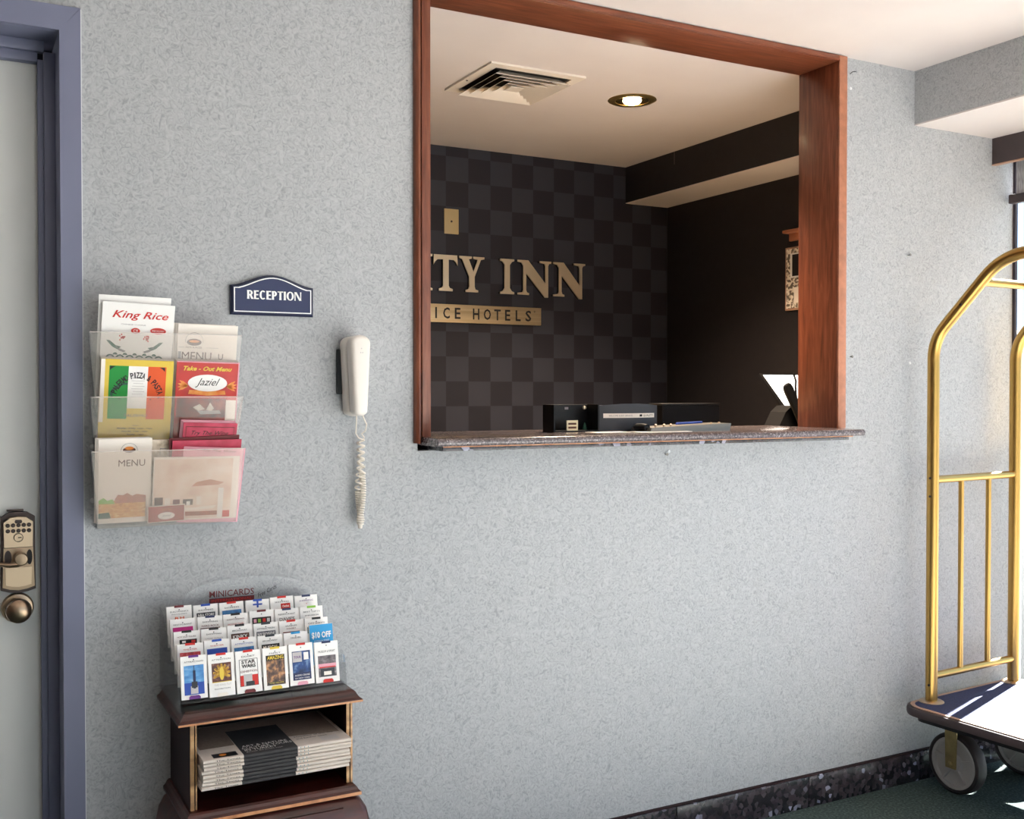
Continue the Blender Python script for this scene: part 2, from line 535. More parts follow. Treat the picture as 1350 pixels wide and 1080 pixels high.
# ------------------------------------------------------------------ room shell
CEIL = 2.402
WX = 3.46          # plane of the street window
bm = BM(); box(bm, -2.4, 3.62, -0.80, 1.9, -0.06, 0.0); box(bm, -2.4, 1.1, -5.3, -0.80, -0.06, 0.0)
floor = struct(obj('floor', bm, M_carpet, smooth=0), 'dark green carpet floor in front of the reception wall')
bm = BM(); box(bm, 1.1, 3.62, -5.3, -0.80, -0.06, 0.0)
struct(obj('floor_bounce', bm, M_bounce_floor, smooth=0), 'unseen pale floor area added to bounce sunlight up the wall')  # unseen area, sized and coloured to bounce sunlight up at the wall
bm = BM(); box(bm, -2.4, 3.62, -5.3, 1.95, CEIL, CEIL + 0.1)
struct(obj('ceiling', bm, M_ceil, smooth=0), 'warm white plaster ceiling over lobby and office')

# reception wall: a solid wall 16.5 cm thick with a door opening and the counter hatch
WT = 0.165
bm = BM()
HX0, HX1, HZ0, HZ1 = 1.085, 2.572, 1.17, CEIL
DX0, DX1, DZ1 = -0.72, 0.272, 2.158
box(bm, -2.4, DX0, 0, WT, 0, CEIL)
box(bm, DX0, DX1, 0, WT, DZ1, CEIL)
box(bm, DX1, HX0, 0, WT, 0, CEIL)
box(bm, HX0, HX1, 0, WT, 0, HZ0)
box(bm, HX1, 3.405, 0, WT, 0, CEIL)
wall = struct(obj('wall_back', bm, M_wall, smooth=0), 'reception wall in pale blue-grey mottled wallpaper')
# small leftovers on the wallpaper: nails, plugs, a scuff
for (x, z, k) in ((2.614, 2.357, 'wire'), (2.606, 2.305, 'plug'), (2.611, 1.437, 'nail'), (2.875, 1.783, 'nail'), (2.886, 1.42, 'plug'), (1.885, 1.148, 'plug'), (1.872, 1.14, 'nail')):
    bm = BM()
    if k == 'wire':
        tube(bm, [(x - 0.012, -0.001, z - 0.006), (x - 0.004, -0.004, z + 0.001), (x + 0.01, -0.006, z + 0.004)], 0.0012, 6)
        obj('bent_wire', bm, M_ink, wall)
    elif k == 'nail':
        lathe(bm, [(0.0015, 0.0), (0.0015, -0.008), (0.0045, -0.008), (0.0045, -0.010)], 8, 'y', (x, 0, z))
        obj('nail', bm, M_steel, wall)
    else:
        lathe(bm, [(0.0055, 0.0), (0.0045, -0.002), (0.0018, -0.0015)], 8, 'y', (x, 0, z))
        obj('wall_plug', bm, M_caulk, wall)

# other lobby walls
bm = BM(); box(bm, -2.5, -2.4, -5.3, 1.9, 0, CEIL)
struct(obj('wall_left', bm, M_panel, smooth=0), 'unseen left lobby wall, made dark to cut bounce light')  # unseen wall, coloured dark to keep bounce light off the beam
bm = BM()
box(bm, -2.4, 0.6, -5.4, -5.3, 0, CEIL); box(bm, 3.3, 3.62, -5.4, -5.3, 0, CEIL); box(bm, 0.6, 3.3, -5.4, -5.3, 2.2, CEIL)
struct(obj('wall_front', bm, M_paint, smooth=0), 'unseen wall behind the viewer with opening added for front light')
bm = BM(); box(bm, 3.4255, 3.5, -5.3, 1.95, 2.225, CEIL); box(bm, 3.4055, 3.425, 0.0, 1.95, 0, CEIL)
struct(obj('wall_right', bm, M_paint, smooth=0), 'street wall above the side window')

# dropped beam along the street side (lobby run)
bm = BM(); box(bm, 2.901, 3.425, -5.3, -0.0005, 2.224, CEIL)
beam = struct(obj('ceiling_beam', bm, M_wall, smooth=0), 'dropped beam papered blue-grey below the lobby ceiling')
b_box('soffit', M_ceil, beam, 2.902, 3.425, -5.3, -0.001, 2.2195, 2.2245, smooth=0)

# granite baseboard in separate slabs
bb = BM(); box(bb, 0.9, 0.902, -0.004, 0, 0.0, 0.09)
base = struct(obj('baseboard_back', bb, M_granite, smooth=0), 'dark speckled granite baseboard along the reception wall')
xs = [0.283, 0.86, 1.46, 1.905, 2.425, 2.93, 3.40]
for a, b in zip(xs, xs[1:]):
    bm = BM(); box(bm, a + 0.0012, b - 0.0012, -0.016, -0.0002, 0.0, 0.098, 0.0025)
    obj('granite_slab', bm, M_granite, base)
b_box('cap_strip', M_mahog_side, base, 0.283, 3.41, -0.012, -0.0002, 0.098, 0.1015)

# ------------------------------------------------------------------ street window (right)
win = bpy.data.objects.new('window_1', None); COL.objects.link(win); struct(win, 'tall street window with dark bronze frame')
GX = 3.44
b_box('frame_post', M_mullion, win, 3.406, 3.418, -0.012, -0.0005, 0.0, 2.225)
mull = [-1.25, -2.5, -3.75, -5.0]
for y in mull:
    b_box('mullion', M_mullion, win, 3.420, 3.50, y - 0.025, y + 0.025, 0.0, 2.225)
b_box('bottom_rail', M_mullion, win, 3.420, 3.50, -5.3, -0.020, 0.0, 0.05)
b_box('top_rail', M_mullion, win, 3.420, 3.50, -5.3, -0.020, 2.17, 2.225)
ys = [-0.020] + mull
for a, b in zip(ys, ys[1:]):
    b_box('glass_pane', M_glass, win, GX - 0.003, GX + 0.003, b + (0.025), a - (0.025 if a != -0.020 else 0.0), 0.05, 2.17)
# pavement outside; pier and pipe added to cast the deck's shadow edge and stripe
bm = BM(); box(bm, 3.62, 12.0, -9.0, 5.0, -0.12, -0.02)
struct(obj('ground_outside', bm, mat('concrete_paving', '#8b8985', 0.9, var=0.08, vscale=3), smooth=0), 'sunlit concrete pavement outside the street window')
pier = thing('shade_pier', 'grey concrete pier standing outside the street window', 'pier', (4.2, 0.75, -0.02))
b_box('shaft', mat('grey_concrete', '#8f8f92', 0.85, var=0.08, vscale=8), pier, -0.1, 0.1, -0.4486, 0.45, 0.0, 1.55)
b_box('cap', mat('pale_concrete_cap', '#a5a4a4', 0.85), pier, -0.1, 0.1, -0.4486, 0.47, 1.55, 1.61)
dp = thing('shade_pipe', 'slim grey pipe standing beside the concrete pier outside', 'pipe', (4.1, 0.2015, -0.02))
b_tube('pipe', M_steel, dp, [(0, 0, 0), (0, 0, 1.7)], 0.014, 14)
b_box('foot_plate', M_steel, dp, -0.03, 0.03, -0.02, 0.02, 0.0, 0.01)
# valance and roller shade
val = bpy.data.objects.new('trim_1', None); COL.objects.link(val); struct(val, 'dark brown window valance under the beam')
b_box('valance_board', M_valance, val, 3.292, 3.308, -5.25, -0.001, 2.128, 2.2195)
b_box('valance_lip', M_bumper_top, val, 3.290, 3.31, -5.25, -0.001, 2.124, 2.128)
sh = thing('roller_shade', 'grey woven roller shade pulled up behind the brown valance', 'shade', (3.372, -0.012, 2.0))
b_tube('roller', M_steel, sh, [(0, 0.0, 0.165), (0, -5.1, 0.165)], 0.022)
b_box('fabric', M_shade, sh, -0.001, 0.001, -5.08, -0.028, 0.02, 0.165)
b_box('bottom_bar', M_valance, sh, -0.014, 0.014, -5.1, -0.005, -0.008, 0.024, 0.003)
# unseen glazing added behind the viewer to light the wall from the front
win2 = bpy.data.objects.new('window_added', None); COL.objects.link(win2); struct(win2, 'unseen glazed opening added behind the viewer for front light')
for x in (0.625, 1.95, 3.275):
    b_box('mullion', M_mullion, win2, x - 0.025, x + 0.025, -5.38, -5.31, 0.0, 2.2)
for x in (0.625, 1.95):
    b_box('glass_pane', M_glass, win2, x + 0.025, x + 1.30, -5.348, -5.342, 0.0, 2.2)

# ------------------------------------------------------------------ door on the left
door = bpy.data.objects.new('door_1', None); COL.objects.link(door); struct(door, 'pale grey flush door in a blue-grey steel frame')
b_box('door_leaf', M_doorpaint, door, -0.69, 0.2095, 0.120, 0.160, 0.006, 2.074, 0.001)
# frame: faces mitred at the corner
fx0, fx1, fz0, fz1 = 0.235, 0.2785, 2.112, 2.166
b_prism('frame_face', M_doorframe, door, [(fx0, 0), (fx1, 0), (fx1, fz1), (fx0, fz0)], -0.012, 0.004)
b_prism('frame_face', M_doorframe, door, [(-0.7285, 0), (-0.685, 0), (-0.685, fz0), (-0.7285, fz1)], -0.012, 0.004)
b_prism('frame_head', M_doorframe, door, [(-0.6855, fz0 + 0.0003), (fx0 + 0.0003, fz0 + 0.0003), (fx1 - 0.0004, fz1), (-0.7281, fz1)], -0.0118, 0.004)
b_box('jamb_return', M_doorframe, door, fx0, 0.272, 0.004, WT - 0.005, 0, fz0)
b_box('door_stop', M_doorframe, door, 0.2115, fx0, 0.085, 0.105, 0, 2.088, 0.001)
b_box('jamb_rebate', M_doorframe, door, 0.199, 0.2115, 0.095, 0.1185, 0, 2.072, 0.001)
b_box('head_return', M_doorframe, door, -0.70, 0.272, 0.004, WT - 0.005, fz0, 2.157)
b_box('head_stop', M_doorframe, door, -0.685, 0.2115, 0.085, 0.105, 2.088, fz0, 0.001)
b_box('head_rebate', M_doorframe, door, -0.685, 0.199, 0.095, 0.1185, 2.066, 2.088, 0.001)
b_box('caulk_line', M_caulk, door, fx1, fx1 + 0.0025, -0.004, 0.0, 0, fz1)

# keypad lock (all local: x right, z up, -y out of the door)
lk = thing('keypad_lock', 'bronze keypad door lock with lever handle on the pale grey door', 'lock', (0.1525, 0.120, 0.962))
def lockpl(w0, w1, z0, z1, peak, dip):
    return [(-w0, z0 + dip), (-w0 * 0.55, z0 + dip * 0.35), (0, z0), (w0 * 0.55, z0 + dip * 0.35), (w0, z0 + dip), (w1, z1), (w1 * 0.55, z1 + peak * 0.85), (0, z1 + peak), (-w1 * 0.55, z1 + peak * 0.85), (-w1, z1)]
b_prism('back_plate', M_nickel_dk, lk, lockpl(0.036, 0.035, -0.094, 0.078, 0.012, 0.008), -0.018, 0.0, smooth=0)
b_prism('keypad_plate', M_nickel_lt, lk, lockpl(0.029, 0.030, 0.012, 0.068, 0.012, 0.0), -0.034, -0.018, smooth=0)
b_prism('lever_plate', M_nickel, lk, lockpl(0.033, 0.030, -0.086, 0.010, 0.0, 0.008), -0.028, -0.018, smooth=0)
b_prism('lower_panel', M_nickel_lt, lk, lockpl(0.026, 0.027, -0.078, -0.034, 0.0, 0.005), -0.031, -0.028, smooth=0)
bm = BM(); prism(bm, [(-0.006, -0.004), (0.006, -0.004), (0.008, 0), (0.006, 0.004), (-0.006, 0.004), (-0.008, 0)], -0.0355, -0.034)
obj('maker_badge', bm, M_nickel_dk, lk, loc=(0, 0, 0.0695), smooth=0)
btn = None
for r in range(2):
    for c in range(5):
        p = ((c - 2) * 0.0108, 0, 0.0615 - r * 0.0125)
        if btn is None:
            bm = BM(); lathe(bm, [(0.0046, -0.034), (0.0046, -0.0365), (0.0036, -0.0376), (0.0006, -0.0376)], 12, 'y')
            btn = obj('keypad_button', bm, M_nickel_dk, lk, loc=p)
        else:
            o = btn.copy(); COL.objects.link(o); o.parent = lk; o.location = p
bm = BM(); lathe(bm, [(0.0095, -0.034), (0.0095, -0.037), (0.0078, -0.037), (0.0078, -0.0345), (0.0004, -0.0345)], 20, 'y', (0, 0, 0.0335))
cyl = obj('key_cylinder', bm, M_nickel_lt, lk)
bm = BM(); lathe(bm, [(0.0098, -0.0341), (0.0098, -0.0374), (0.0086, -0.0374), (0.0086, -0.0341)], 20, 'y', (0, 0, 0.0335), caps=False)
obj('cylinder_ring', bm, M_ink, cyl)
b_box('keyway', M_ink, cyl, -0.001, 0.006, -0.0352, -0.0345, 0.0325, 0.0345)
b_prism('thumb_recess', M_ink, lk, ellipse(0.0225, -0.012, 0.0062, 0.017), -0.0287, -0.028)
b_prism('side_recess', M_nickel_dk, lk, ellipse(-0.0215, -0.012, 0.0075, 0.017), -0.0287, -0.028)
bm = BM(); lathe(bm, [(0.013, -0.028), (0.0125, -0.048), (0.0140, -0.050), (0.0140, -0.062), (0.012, -0.0645), (0.001, -0.065)], 24, 'y', (0.004, 0, -0.012))
lever = obj('lever_hub', bm, M_nickel, lk)
bm = BM()
path = [(0.004, -0.057, -0.020), (-0.006, -0.057, -0.0235), (-0.02, -0.056, -0.0245), (-0.036, -0.055, -0.022), (-0.055, -0.052, -0.016), (-0.075, -0.048, -0.012), (-0.09, -0.046, -0.012)]
tube(bm, path, [0.0065, 0.0062, 0.0055, 0.005, 0.005, 0.0052, 0.004], 10)
obj('lever_handle', bm, M_nickel, lk)
b_box('screw_tab', M_nickel_dk, lk, -0.022, 0.012, -0.014, -0.0005, 0.0905, 0.0945, 0.001)

kn = thing('door_knob', 'round antique nickel knob below the keypad lock', 'door knob', (0.1510, 0.120, 0.833))
bm = BM(); lathe(bm, [(0.034, 0.0), (0.034, -0.006), (0.031, -0.0105), (0.02, -0.012)], 32, 'y')
obj('rosette', bm, M_nickel, kn)
bm = BM(); lathe(bm, [(0.013, -0.011), (0.012, -0.024), (0.016, -0.030), (0.0238, -0.037), (0.0272, -0.047), (0.0258, -0.057), (0.019, -0.063), (0.008, -0.0655), (0.0005, -0.066)], 32, 'y')
obj('knob', bm, M_nickel, kn)
bm = BM(); lathe(bm, [(0.002, -0.0115), (0.002, -0.0135), (0.0004, -0.0138)], 10, 'y', (-0.024, 0, 0.001))
obj('set_screw', bm, M_nickel_dk, kn)

# ------------------------------------------------------------------ hatch frame in red-brown wood
trim = bpy.data.objects.new('trim_2', None); COL.objects.link(trim); struct(trim, 'red-brown wooden frame lining the reception hatch')
b_box('jamb_board', M_frame_wood, trim, 2.543, 2.572, -0.008, WT + 0.003, 1.205, 2.382, 0.001)
b_box('jamb_board', M_frame_wood, trim, 1.085, 1.113, -0.008, WT + 0.003, 1.205, 2.382, 0.001)
b_box('head_board', M_frame_wood_h, trim, 1.085, 2.572, -0.008, WT + 0.003, 2.382, 2.4015, 0.001)
b_box('jamb_edge', M_wood_edge, trim, 2.5445, 2.5785, -0.014, -0.0081, 1.205, 2.4, 0.002)
b_box('head_edge', M_frame_wood_h, trim, 1.075, 2.5445, -0.014, -0.0081, 2.384, 2.4, 0.002)
# left side has a bead moulding beside the flat edge
bm = BM()
prof = [(1.0735, -0.001), (1.0735, -0.010), (1.077, -0.016), (1.082, -0.019), (1.0865, -0.018), (1.0895, -0.013), (1.0905, -0.009), (1.0905, -0.001)]
prism(bm, prof, 1.190, 2.4, 'xy')
obj('bead_moulding', bm, M_frame_wood, trim)
b_box('jamb_edge', M_frame_wood, trim, 1.0925, 1.117, -0.014, -0.0081, 1.206, 2.384, 0.0015)

# counter shelf of polished granite, bullnosed front, thin slab below
ct = thing('granite_counter', 'polished grey granite counter shelf along the bottom of the hatch', 'counter', (1.8, 0.05, 1.17))
def nose(y0, y1, z0, z1, n=6):
    r = (z1 - z0) / 2
    p = [(y1, z0), (y1, z1)]
    for k in range(n + 1):
        a = PI / 2 + PI * k / n
        p.append((y0 + r + r * math.cos(a), z0 + r + r * math.sin(a)))
    return p
bm = BM(); prism(bm, [(y - 0.05, z - 1.17) for y, z in nose(-0.118, 0.34, 1.185, 1.205)], 1.092 - 1.8, 2.556 - 1.8, 'yz')
obj('top_slab', bm, M_granite_top, ct)
b_box('lower_slab', M_granite, ct, 1.112 - 1.8, 2.506 - 1.8, -0.098 - 0.05, 0.29, 0.0025, 0.015, 0.0015)
b_box('bottom_seam', M_copperedge, ct, 1.112 - 1.8, 2.52 - 1.8, -0.152, -0.148, 0.0122, 0.0148)

# ------------------------------------------------------------------ office behind the hatch
OB, OR = 1.74, 3.162
bm = BM(); box(bm, 0.3, 3.425, OB, OB + 0.08, 0, CEIL)
ow = struct(obj('wall_office_back', bm, M_check, smooth=0), 'office back wall in dark tone-on-tone checked wallpaper')
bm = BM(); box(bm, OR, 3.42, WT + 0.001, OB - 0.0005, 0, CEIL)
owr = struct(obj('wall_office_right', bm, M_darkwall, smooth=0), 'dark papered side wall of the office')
bm = BM(); box(bm, 0.2, 0.3, WT + 0.001, OB + 0.08, 0, CEIL)
struct(obj('wall_office_left', bm, M_darkwall, smooth=0), 'dark papered wall at the office far side')
bm = BM(); box(bm, 2.915, OR - 0.0005, WT + 0.001, OB - 0.0005, 2.232, CEIL)
ob = struct(obj('office_ceiling_beam', bm, M_darkwall, smooth=0), 'dark papered dropped beam in the office with white underside')
b_box('soffit', M_ceil, ob, 2.9152, OR - 0.0005, WT + 0.002, OB - 0.001, 2.2285, 2.2322, smooth=0)
b_box('wall_seam', M_steel, ob, 2.9142, 2.915, 1.352, 1.354, 2.345, CEIL)
b_box('corner_seam', M_charcoal, owr, OR - 0.003, OR - 0.0005, OB - 0.003, OB - 0.0005, 0, 2.228)

# back desk
dk = thing('back_desk', 'black office desk below the counter inside the hatch', 'desk', (1.75, 0.6, 0))
b_box('desk_top', mat('pale_bounce_top', '#d9c5a5', 0.5, var=0.05),  dk, -0.70, 1.40, -0.255, 0.25, 1.07, 1.10, 0.003)  # hidden top, made pale to bounce the downlight onto the ceiling
b_box('front_panel', M_black, dk, -0.70, 1.40, 0.20, 0.23, 0.0, 1.07)
b_box('side_panel', M_black, dk, -0.70, -0.67, -0.25, 0.20, 0.0, 1.07)
b_box('side_panel', M_black, dk, 1.37, 1.40, -0.25, 0.20, 0.0, 1.07)

# air vent in the office ceiling: four-way louvred diffuser
v0 = Vector((1.775, 0.755, CEIL))
vent = thing('air_vent', 'cream square louvred air vent in the office ceiling', 'vent', v0)
S = 0.182
bm = BM()
for a, b, c, d in ((-S, S, -S, -S + 0.036), (-S, S, S - 0.036, S), (-S, -S + 0.036, -S + 0.036, S - 0.036), (S - 0.036, S, -S + 0.036, S - 0.036)):
    box(bm, a, b, c, d, -0.007, 0.0)
obj('vent_frame', bm, M_vent, vent, smooth=0)
b_box('vent_throat', M_vent_dark, vent, -S + 0.036, S - 0.036, -S + 0.036, S - 0.036, -0.0015, -0.0003)
def louvre(so, si, zo, zi, t=0.0016):
    bm = BM()
    o = [(-so, -so), (so, -so), (so, so), (-so, so)]; i = [(-si, -si), (si, -si), (si, si), (-si, si)]
    for k in range(4):
        q = (k + 1) % 4
        a, b, c, d = o[k], o[q], i[q], i[k]
        vs = [bm.verts.new((*p, z)) for p, z in ((a, zo), (b, zo), (c, zi), (d, zi))]
        vt = [bm.verts.new((p.co.x, p.co.y, p.co.z + t)) for p in vs]
        bm.faces.new(vs[::-1]); bm.faces.new(vt)
        for m_ in range(4):
            n_ = (m_ + 1) % 4
            bm.faces.new((vs[m_], vs[n_], vt[n_], vt[m_]))
    return bm
for so, si in ((0.146, 0.112), (0.116, 0.082), (0.086, 0.052), (0.056, 0.022)):
    obj('louvre', louvre(so, si, -0.026, -0.004), M_vent, vent, smooth=0)
b_box('centre_plate', M_vent, vent, -0.026, 0.026, -0.026, 0.026, -0.024, -0.021)
for sx in (-1, 1):
    bm = BM(); lathe(bm, [(0.004, -0.007), (0.003, -0.009), (0.0004, -0.0092)], 8, 'z', (sx * (S - 0.014), 0.03, 0))
    obj('screw', bm, M_nickel_dk, vent)

# recessed downlight
dl = thing('downlight', 'lit recessed downlight with gold ring in the office ceiling', 'lamp', (2.266, 0.745, CEIL))
bm = BM(); lathe(bm, [(0.062, 0.0), (0.062, -0.004), (0.084, -0.004), (0.090, -0.001), (0.090, 0.0)], 36, 'z', caps=False)
obj('trim_ring', bm, M_ringgold, dl)
bm = BM(); lathe(bm, [(0.062, -0.003), (0.05, -0.0005), (0.05, -0.0003), (0.0005, -0.0003)], 36, 'z', caps=False)
obj('reflector', bm, M_reflector, dl)
bm = BM(); lathe(bm, [(0.034, -0.0005), (0.034, -0.004), (0.028, -0.011), (0.014, -0.0155), (0.0005, -0.016)], 28, 'z')
obj('bulb', bm, M_bulb, dl)
sp = bpy.data.lights.new('downlight_beam', 'SPOT')
sp.energy = 360; sp.color = (1.0, 0.78, 0.56); sp.spot_size = math.radians(118); sp.spot_blend = 1.0; sp.shadow_soft_size = 0.035
so_ = bpy.data.objects.new('downlight_beam', sp); COL.objects.link(so_); so_.parent = dl; so_.location = (0, 0, -0.022)

# gold serif lettering on the back wall, each letter cut from plate
sign = thing('gold_letter_sign', 'row of large gold serif letters on the dark checked office wall', 'sign', (2.2, OB, 1.765))
def serif_I(w, h, t, s=0.013, b=0.010):
    c = w / 2
    return [(0, 0), (w, 0), (w, s * 0.7), (c + t / 2 + b, s), (c + t / 2, s + b * 1.4), (c + t / 2, h - s - b * 1.4), (c + t / 2 + b, h - s), (w, h - s * 0.7), (w, h), (0, h), (0, h - s * 0.7), (c - t / 2 - b, h - s), (c - t / 2, h - s - b * 1.4), (c - t / 2, s + b * 1.4), (c - t / 2 - b, s), (0, s * 0.7)]
def serif_T(w, h, t, s=0.014, b=0.010):
    c = w / 2; fw = 0.033
    return [(c - fw, 0), (c + fw, 0), (c + fw, s * 0.7), (c + t / 2 + 0.005, s), (c + t / 2, s + b), (c + t / 2, h - 0.02), (w - 0.020, h - 0.021), (w - 0.010, h - 0.030), (w - 0.002, h - 0.044), (w - 0.004, h - 0.0), (w - 0.006, h + 0.0), (0.006, h), (0.002, h), (0.0, h - 0.044), (0.009, h - 0.030), (0.020, h - 0.021), (c - t / 2, h - 0.02), (c - t / 2, s + b), (c - t / 2 - 0.005, s), (c - fw, s * 0.7)]
def serif_Y(w, h, t, s=0.013):
    c = w / 2; m = h * 0.43; fw = 0.031
    return [(c - fw, 0), (c + fw, 0), (c + fw, s * 0.7), (c + t / 2 + 0.004, s), (c + t / 2, s + 0.012), (c + t / 2, m), (w - 0.018, h - s), (w, h - s * 0.7), (w, h), (w - 0.055, h), (w - 0.055, h - s * 0.7), (w - 0.034, h - s), (c + 0.008, m + 0.022), (0.047, h - s), (0.062, h - s * 0.7), (0.062, h), (0, h), (0, h - s * 0.7), (0.014, h - s), (c - t / 2, m), (c - t / 2, s + 0.012), (c - t / 2 - 0.004, s), (c - fw, s * 0.7)]
def serif_N(w, h, t, s=0.012):
    th = 0.015; lx = 0.030; rx = w - 0.032
    return [(0, 0), (0.060, 0), (0.060, s * 0.7), (lx + th + 0.004, s), (lx + th, s + 0.010), (lx + th, h - 0.060), (rx - 0.002, -0.008), (rx + th, -0.008), (rx + th, h - s - 0.010), (rx + th + 0.004, h - s), (w, h - s * 0.7), (w, h), (w - 0.062, h), (w - 0.062, h - s * 0.7), (rx - 0.004, h - s), (rx, h - s - 0.010), (rx, 0.056), (lx + 0.026, h), (0.0, h), (0.0, h - s * 0.7), (lx - 0.010, h - s), (lx, h - s - 0.014), (lx, s + 0.010), (lx - 0.004, s), (0, s * 0.7)]
def serif_L(w, h, t, s=0.013):
    return [(0, 0), (w - 0.006, 0), (w, 0.045), (w - 0.006, 0.045), (w - 0.018, 0.020), (w - 0.035, s), (0.022 + t, s), (0.022 + t, h - s - 0.01), (0.026 + t, h - s), (0.044 + t, h - s * 0.7), (0.044 + t, h), (0, h), (0, h - s * 0.7), (0.018, h - s), (0.022, h - s - 0.01), (0.022, s + 0.01), (0.018, s), (0, s * 0.7)]
LH = 0.158
for fn, x0, w in ((serif_L, 1.685, 0.105), (serif_I, 1.819, 0.074), (serif_T, 1.898, 0.118), (serif_Y, 2.022, 0.124), (serif_I, 2.226, 0.071), (serif_N, 2.314, 0.178), (serif_N, 2.502, 0.174)):
    pts = fn(w, LH, 0.027)
    bm = BM(); prism(bm, [(x0 - 2.2 + a, b) for a, b in pts], -0.018, -0.012)
    bm.normal_update(); bmesh.ops.triangulate(bm, faces=[f for f in bm.faces if len(f.verts) > 4])
    L_ = obj('letter', bm, M_gold_letter, sign, smooth=0)
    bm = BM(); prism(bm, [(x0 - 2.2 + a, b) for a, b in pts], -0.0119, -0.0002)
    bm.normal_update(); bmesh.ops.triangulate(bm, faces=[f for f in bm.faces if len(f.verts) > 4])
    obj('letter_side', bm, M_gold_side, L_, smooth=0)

def plate_letter(x0, shapes):
    root = None
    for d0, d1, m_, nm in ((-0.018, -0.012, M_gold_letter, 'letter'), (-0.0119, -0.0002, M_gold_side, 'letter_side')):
        bm = BM()
        for k, pts in enumerate(shapes):
            prism(bm, [(x0 - 2.2 + a, b) for a, b in pts], d0 - 0.00004 * k, d1)
        o = obj(nm, bm, m_, sign if root is None else root, smooth=0)
        root = root or o
plate_letter(1.545, [[(0, 0), (0.045, 0), (0.045, 0.008), (0.03, 0.011), (0.078, 0.135), (0.070, 0.158), (0.014, 0.012), (0, 0.008)], [(0.085, 0), (0.150, 0), (0.150, 0.008), (0.137, 0.012), (0.080, 0.160), (0.066, 0.160), (0.103, 0.012), (0.085, 0.008)], [(0.040, 0.050), (0.105, 0.050), (0.100, 0.060), (0.044, 0.060)]])
plate_letter(1.385, [[(0.0, LH), (0.0, LH - 0.009), (0.016, LH - 0.013), (0.016, 0.045), (0.030, 0.008), (0.070, -0.006), (0.108, 0.006), (0.126, 0.040), (0.126, LH - 0.013), (0.140, LH - 0.009), (0.140, LH), (0.096, LH), (0.096, LH - 0.009), (0.112, LH - 0.013), (0.112, 0.044), (0.098, 0.018), (0.074, 0.009), (0.053, 0.018), (0.044, 0.045), (0.044, LH - 0.013), (0.060, LH - 0.009)]])
qo = [(0.083 + 0.083 * math.cos(2 * PI * k / 28), LH / 2 + 0.083 * math.sin(2 * PI * k / 28)) for k in range(29)]
qi = [(0.083 + 0.056 * math.cos(2 * PI * k / 28), LH / 2 + 0.070 * math.sin(2 * PI * k / 28)) for k in range(29)]
plate_letter(1.20, [[qo[k], qo[k + 1], qi[k + 1], qi[k]] for k in range(28)] + [[(0.075, 0.004), (0.095, 0.012), (0.150, -0.030), (0.175, -0.034), (0.172, -0.042), (0.130, -0.040)]])

pq = thing('gold_plaque', 'brushed gold strip plaque with black capitals under the large gold letters', 'sign', (1.9, OB, 1.628))
b_box('plate', M_plaque, pq, -0.55, 0.541, -0.012, -0.0002, 0.0, 0.080, 0.001)
xw = 1.9
for s, cx, w in (('B', 1.585, 0.03), ('Y', 1.632, 0.032), ('C', 1.735, 0.032), ('H', 1.796, 0.033), ('O', 1.860, 0.036), ('I', 1.912, 0.008), ('C', 1.962, 0.032), ('E', 2.016, 0.028), ('H', 2.107, 0.032), ('O', 2.163, 0.036), ('T', 2.214, 0.033), ('E', 2.266, 0.027), ('L', 2.320, 0.026), ('S', 2.373, 0.030)):
    text(pq, s, M_ink, cx - xw, 0.041, w, 0.049, y=-0.0126, bold=0.02)
text(pq, '\u00ae', M_ink, 2.406 - xw, 0.062, 0.010, 0.010, y=-0.0126)

swp = thing('blank_switch_plate', 'beige blank switch plate on the checked wall above gold letters', 'switch plate', (1.99, OB, 2.073))
b_box('plate', M_beige, swp, -0.035, 0.035, -0.006, -0.0002, -0.055, 0.055, 0.002)
bm = BM(); lathe(bm, [(0.005, -0.006), (0.004, -0.008), (0.0004, -0.0082)], 10, 'y', (0, 0, 0.0))
obj('screw', bm, M_nickel_dk, swp)

# framed certificate and picture ledge on the dark side wall, half hidden by the jamb
cf = thing('ornate_certificate', 'framed certificate with ornate pale border on the dark side wall', 'picture', (OR, 0.795, 1.665))
b_box('frame', M_bumper_top, cf, -0.010, -0.0004, -0.10, 0.10, 0.0, 0.265, 0.002)
M_ornate = noise_mat('ornate_border_print', [(0.35, '#6d6358'), (0.5, '#d8cdbd'), (0.65, '#efe7da')], 110, rough=0.6, kind='voronoi')
b_box('border_print', M_ornate, cf, -0.0112, -0.010, -0.092, 0.092, 0.008, 0.257)
b_box('white_panel', M_signwhite, cf, -0.0122, -0.0112, -0.062, 0.082 - 0.014, 0.135, 0.238)
b_box('dark_picture', M_ink, cf, -0.013, -0.0122, -0.056, 0.055, 0.142, 0.232)
b_box('seal_panel', M_cream, cf, -0.0122, -0.0112, -0.05, 0.045, 0.03, 0.095)
pl = thing('picture_ledge', 'narrow wooden ledge high on the dark office side wall', 'shelf', (OR, 0.72, 1.985))
b_box('ledge_board', M_wood_edge, pl, -0.05, -0.0004, -0.16, 0.15, 0.0, 0.012, 0.001)
b_box('back_strip', M_wood_edge, pl, -0.012, -0.0004, -0.16, 0.15, -0.03, 0.0)

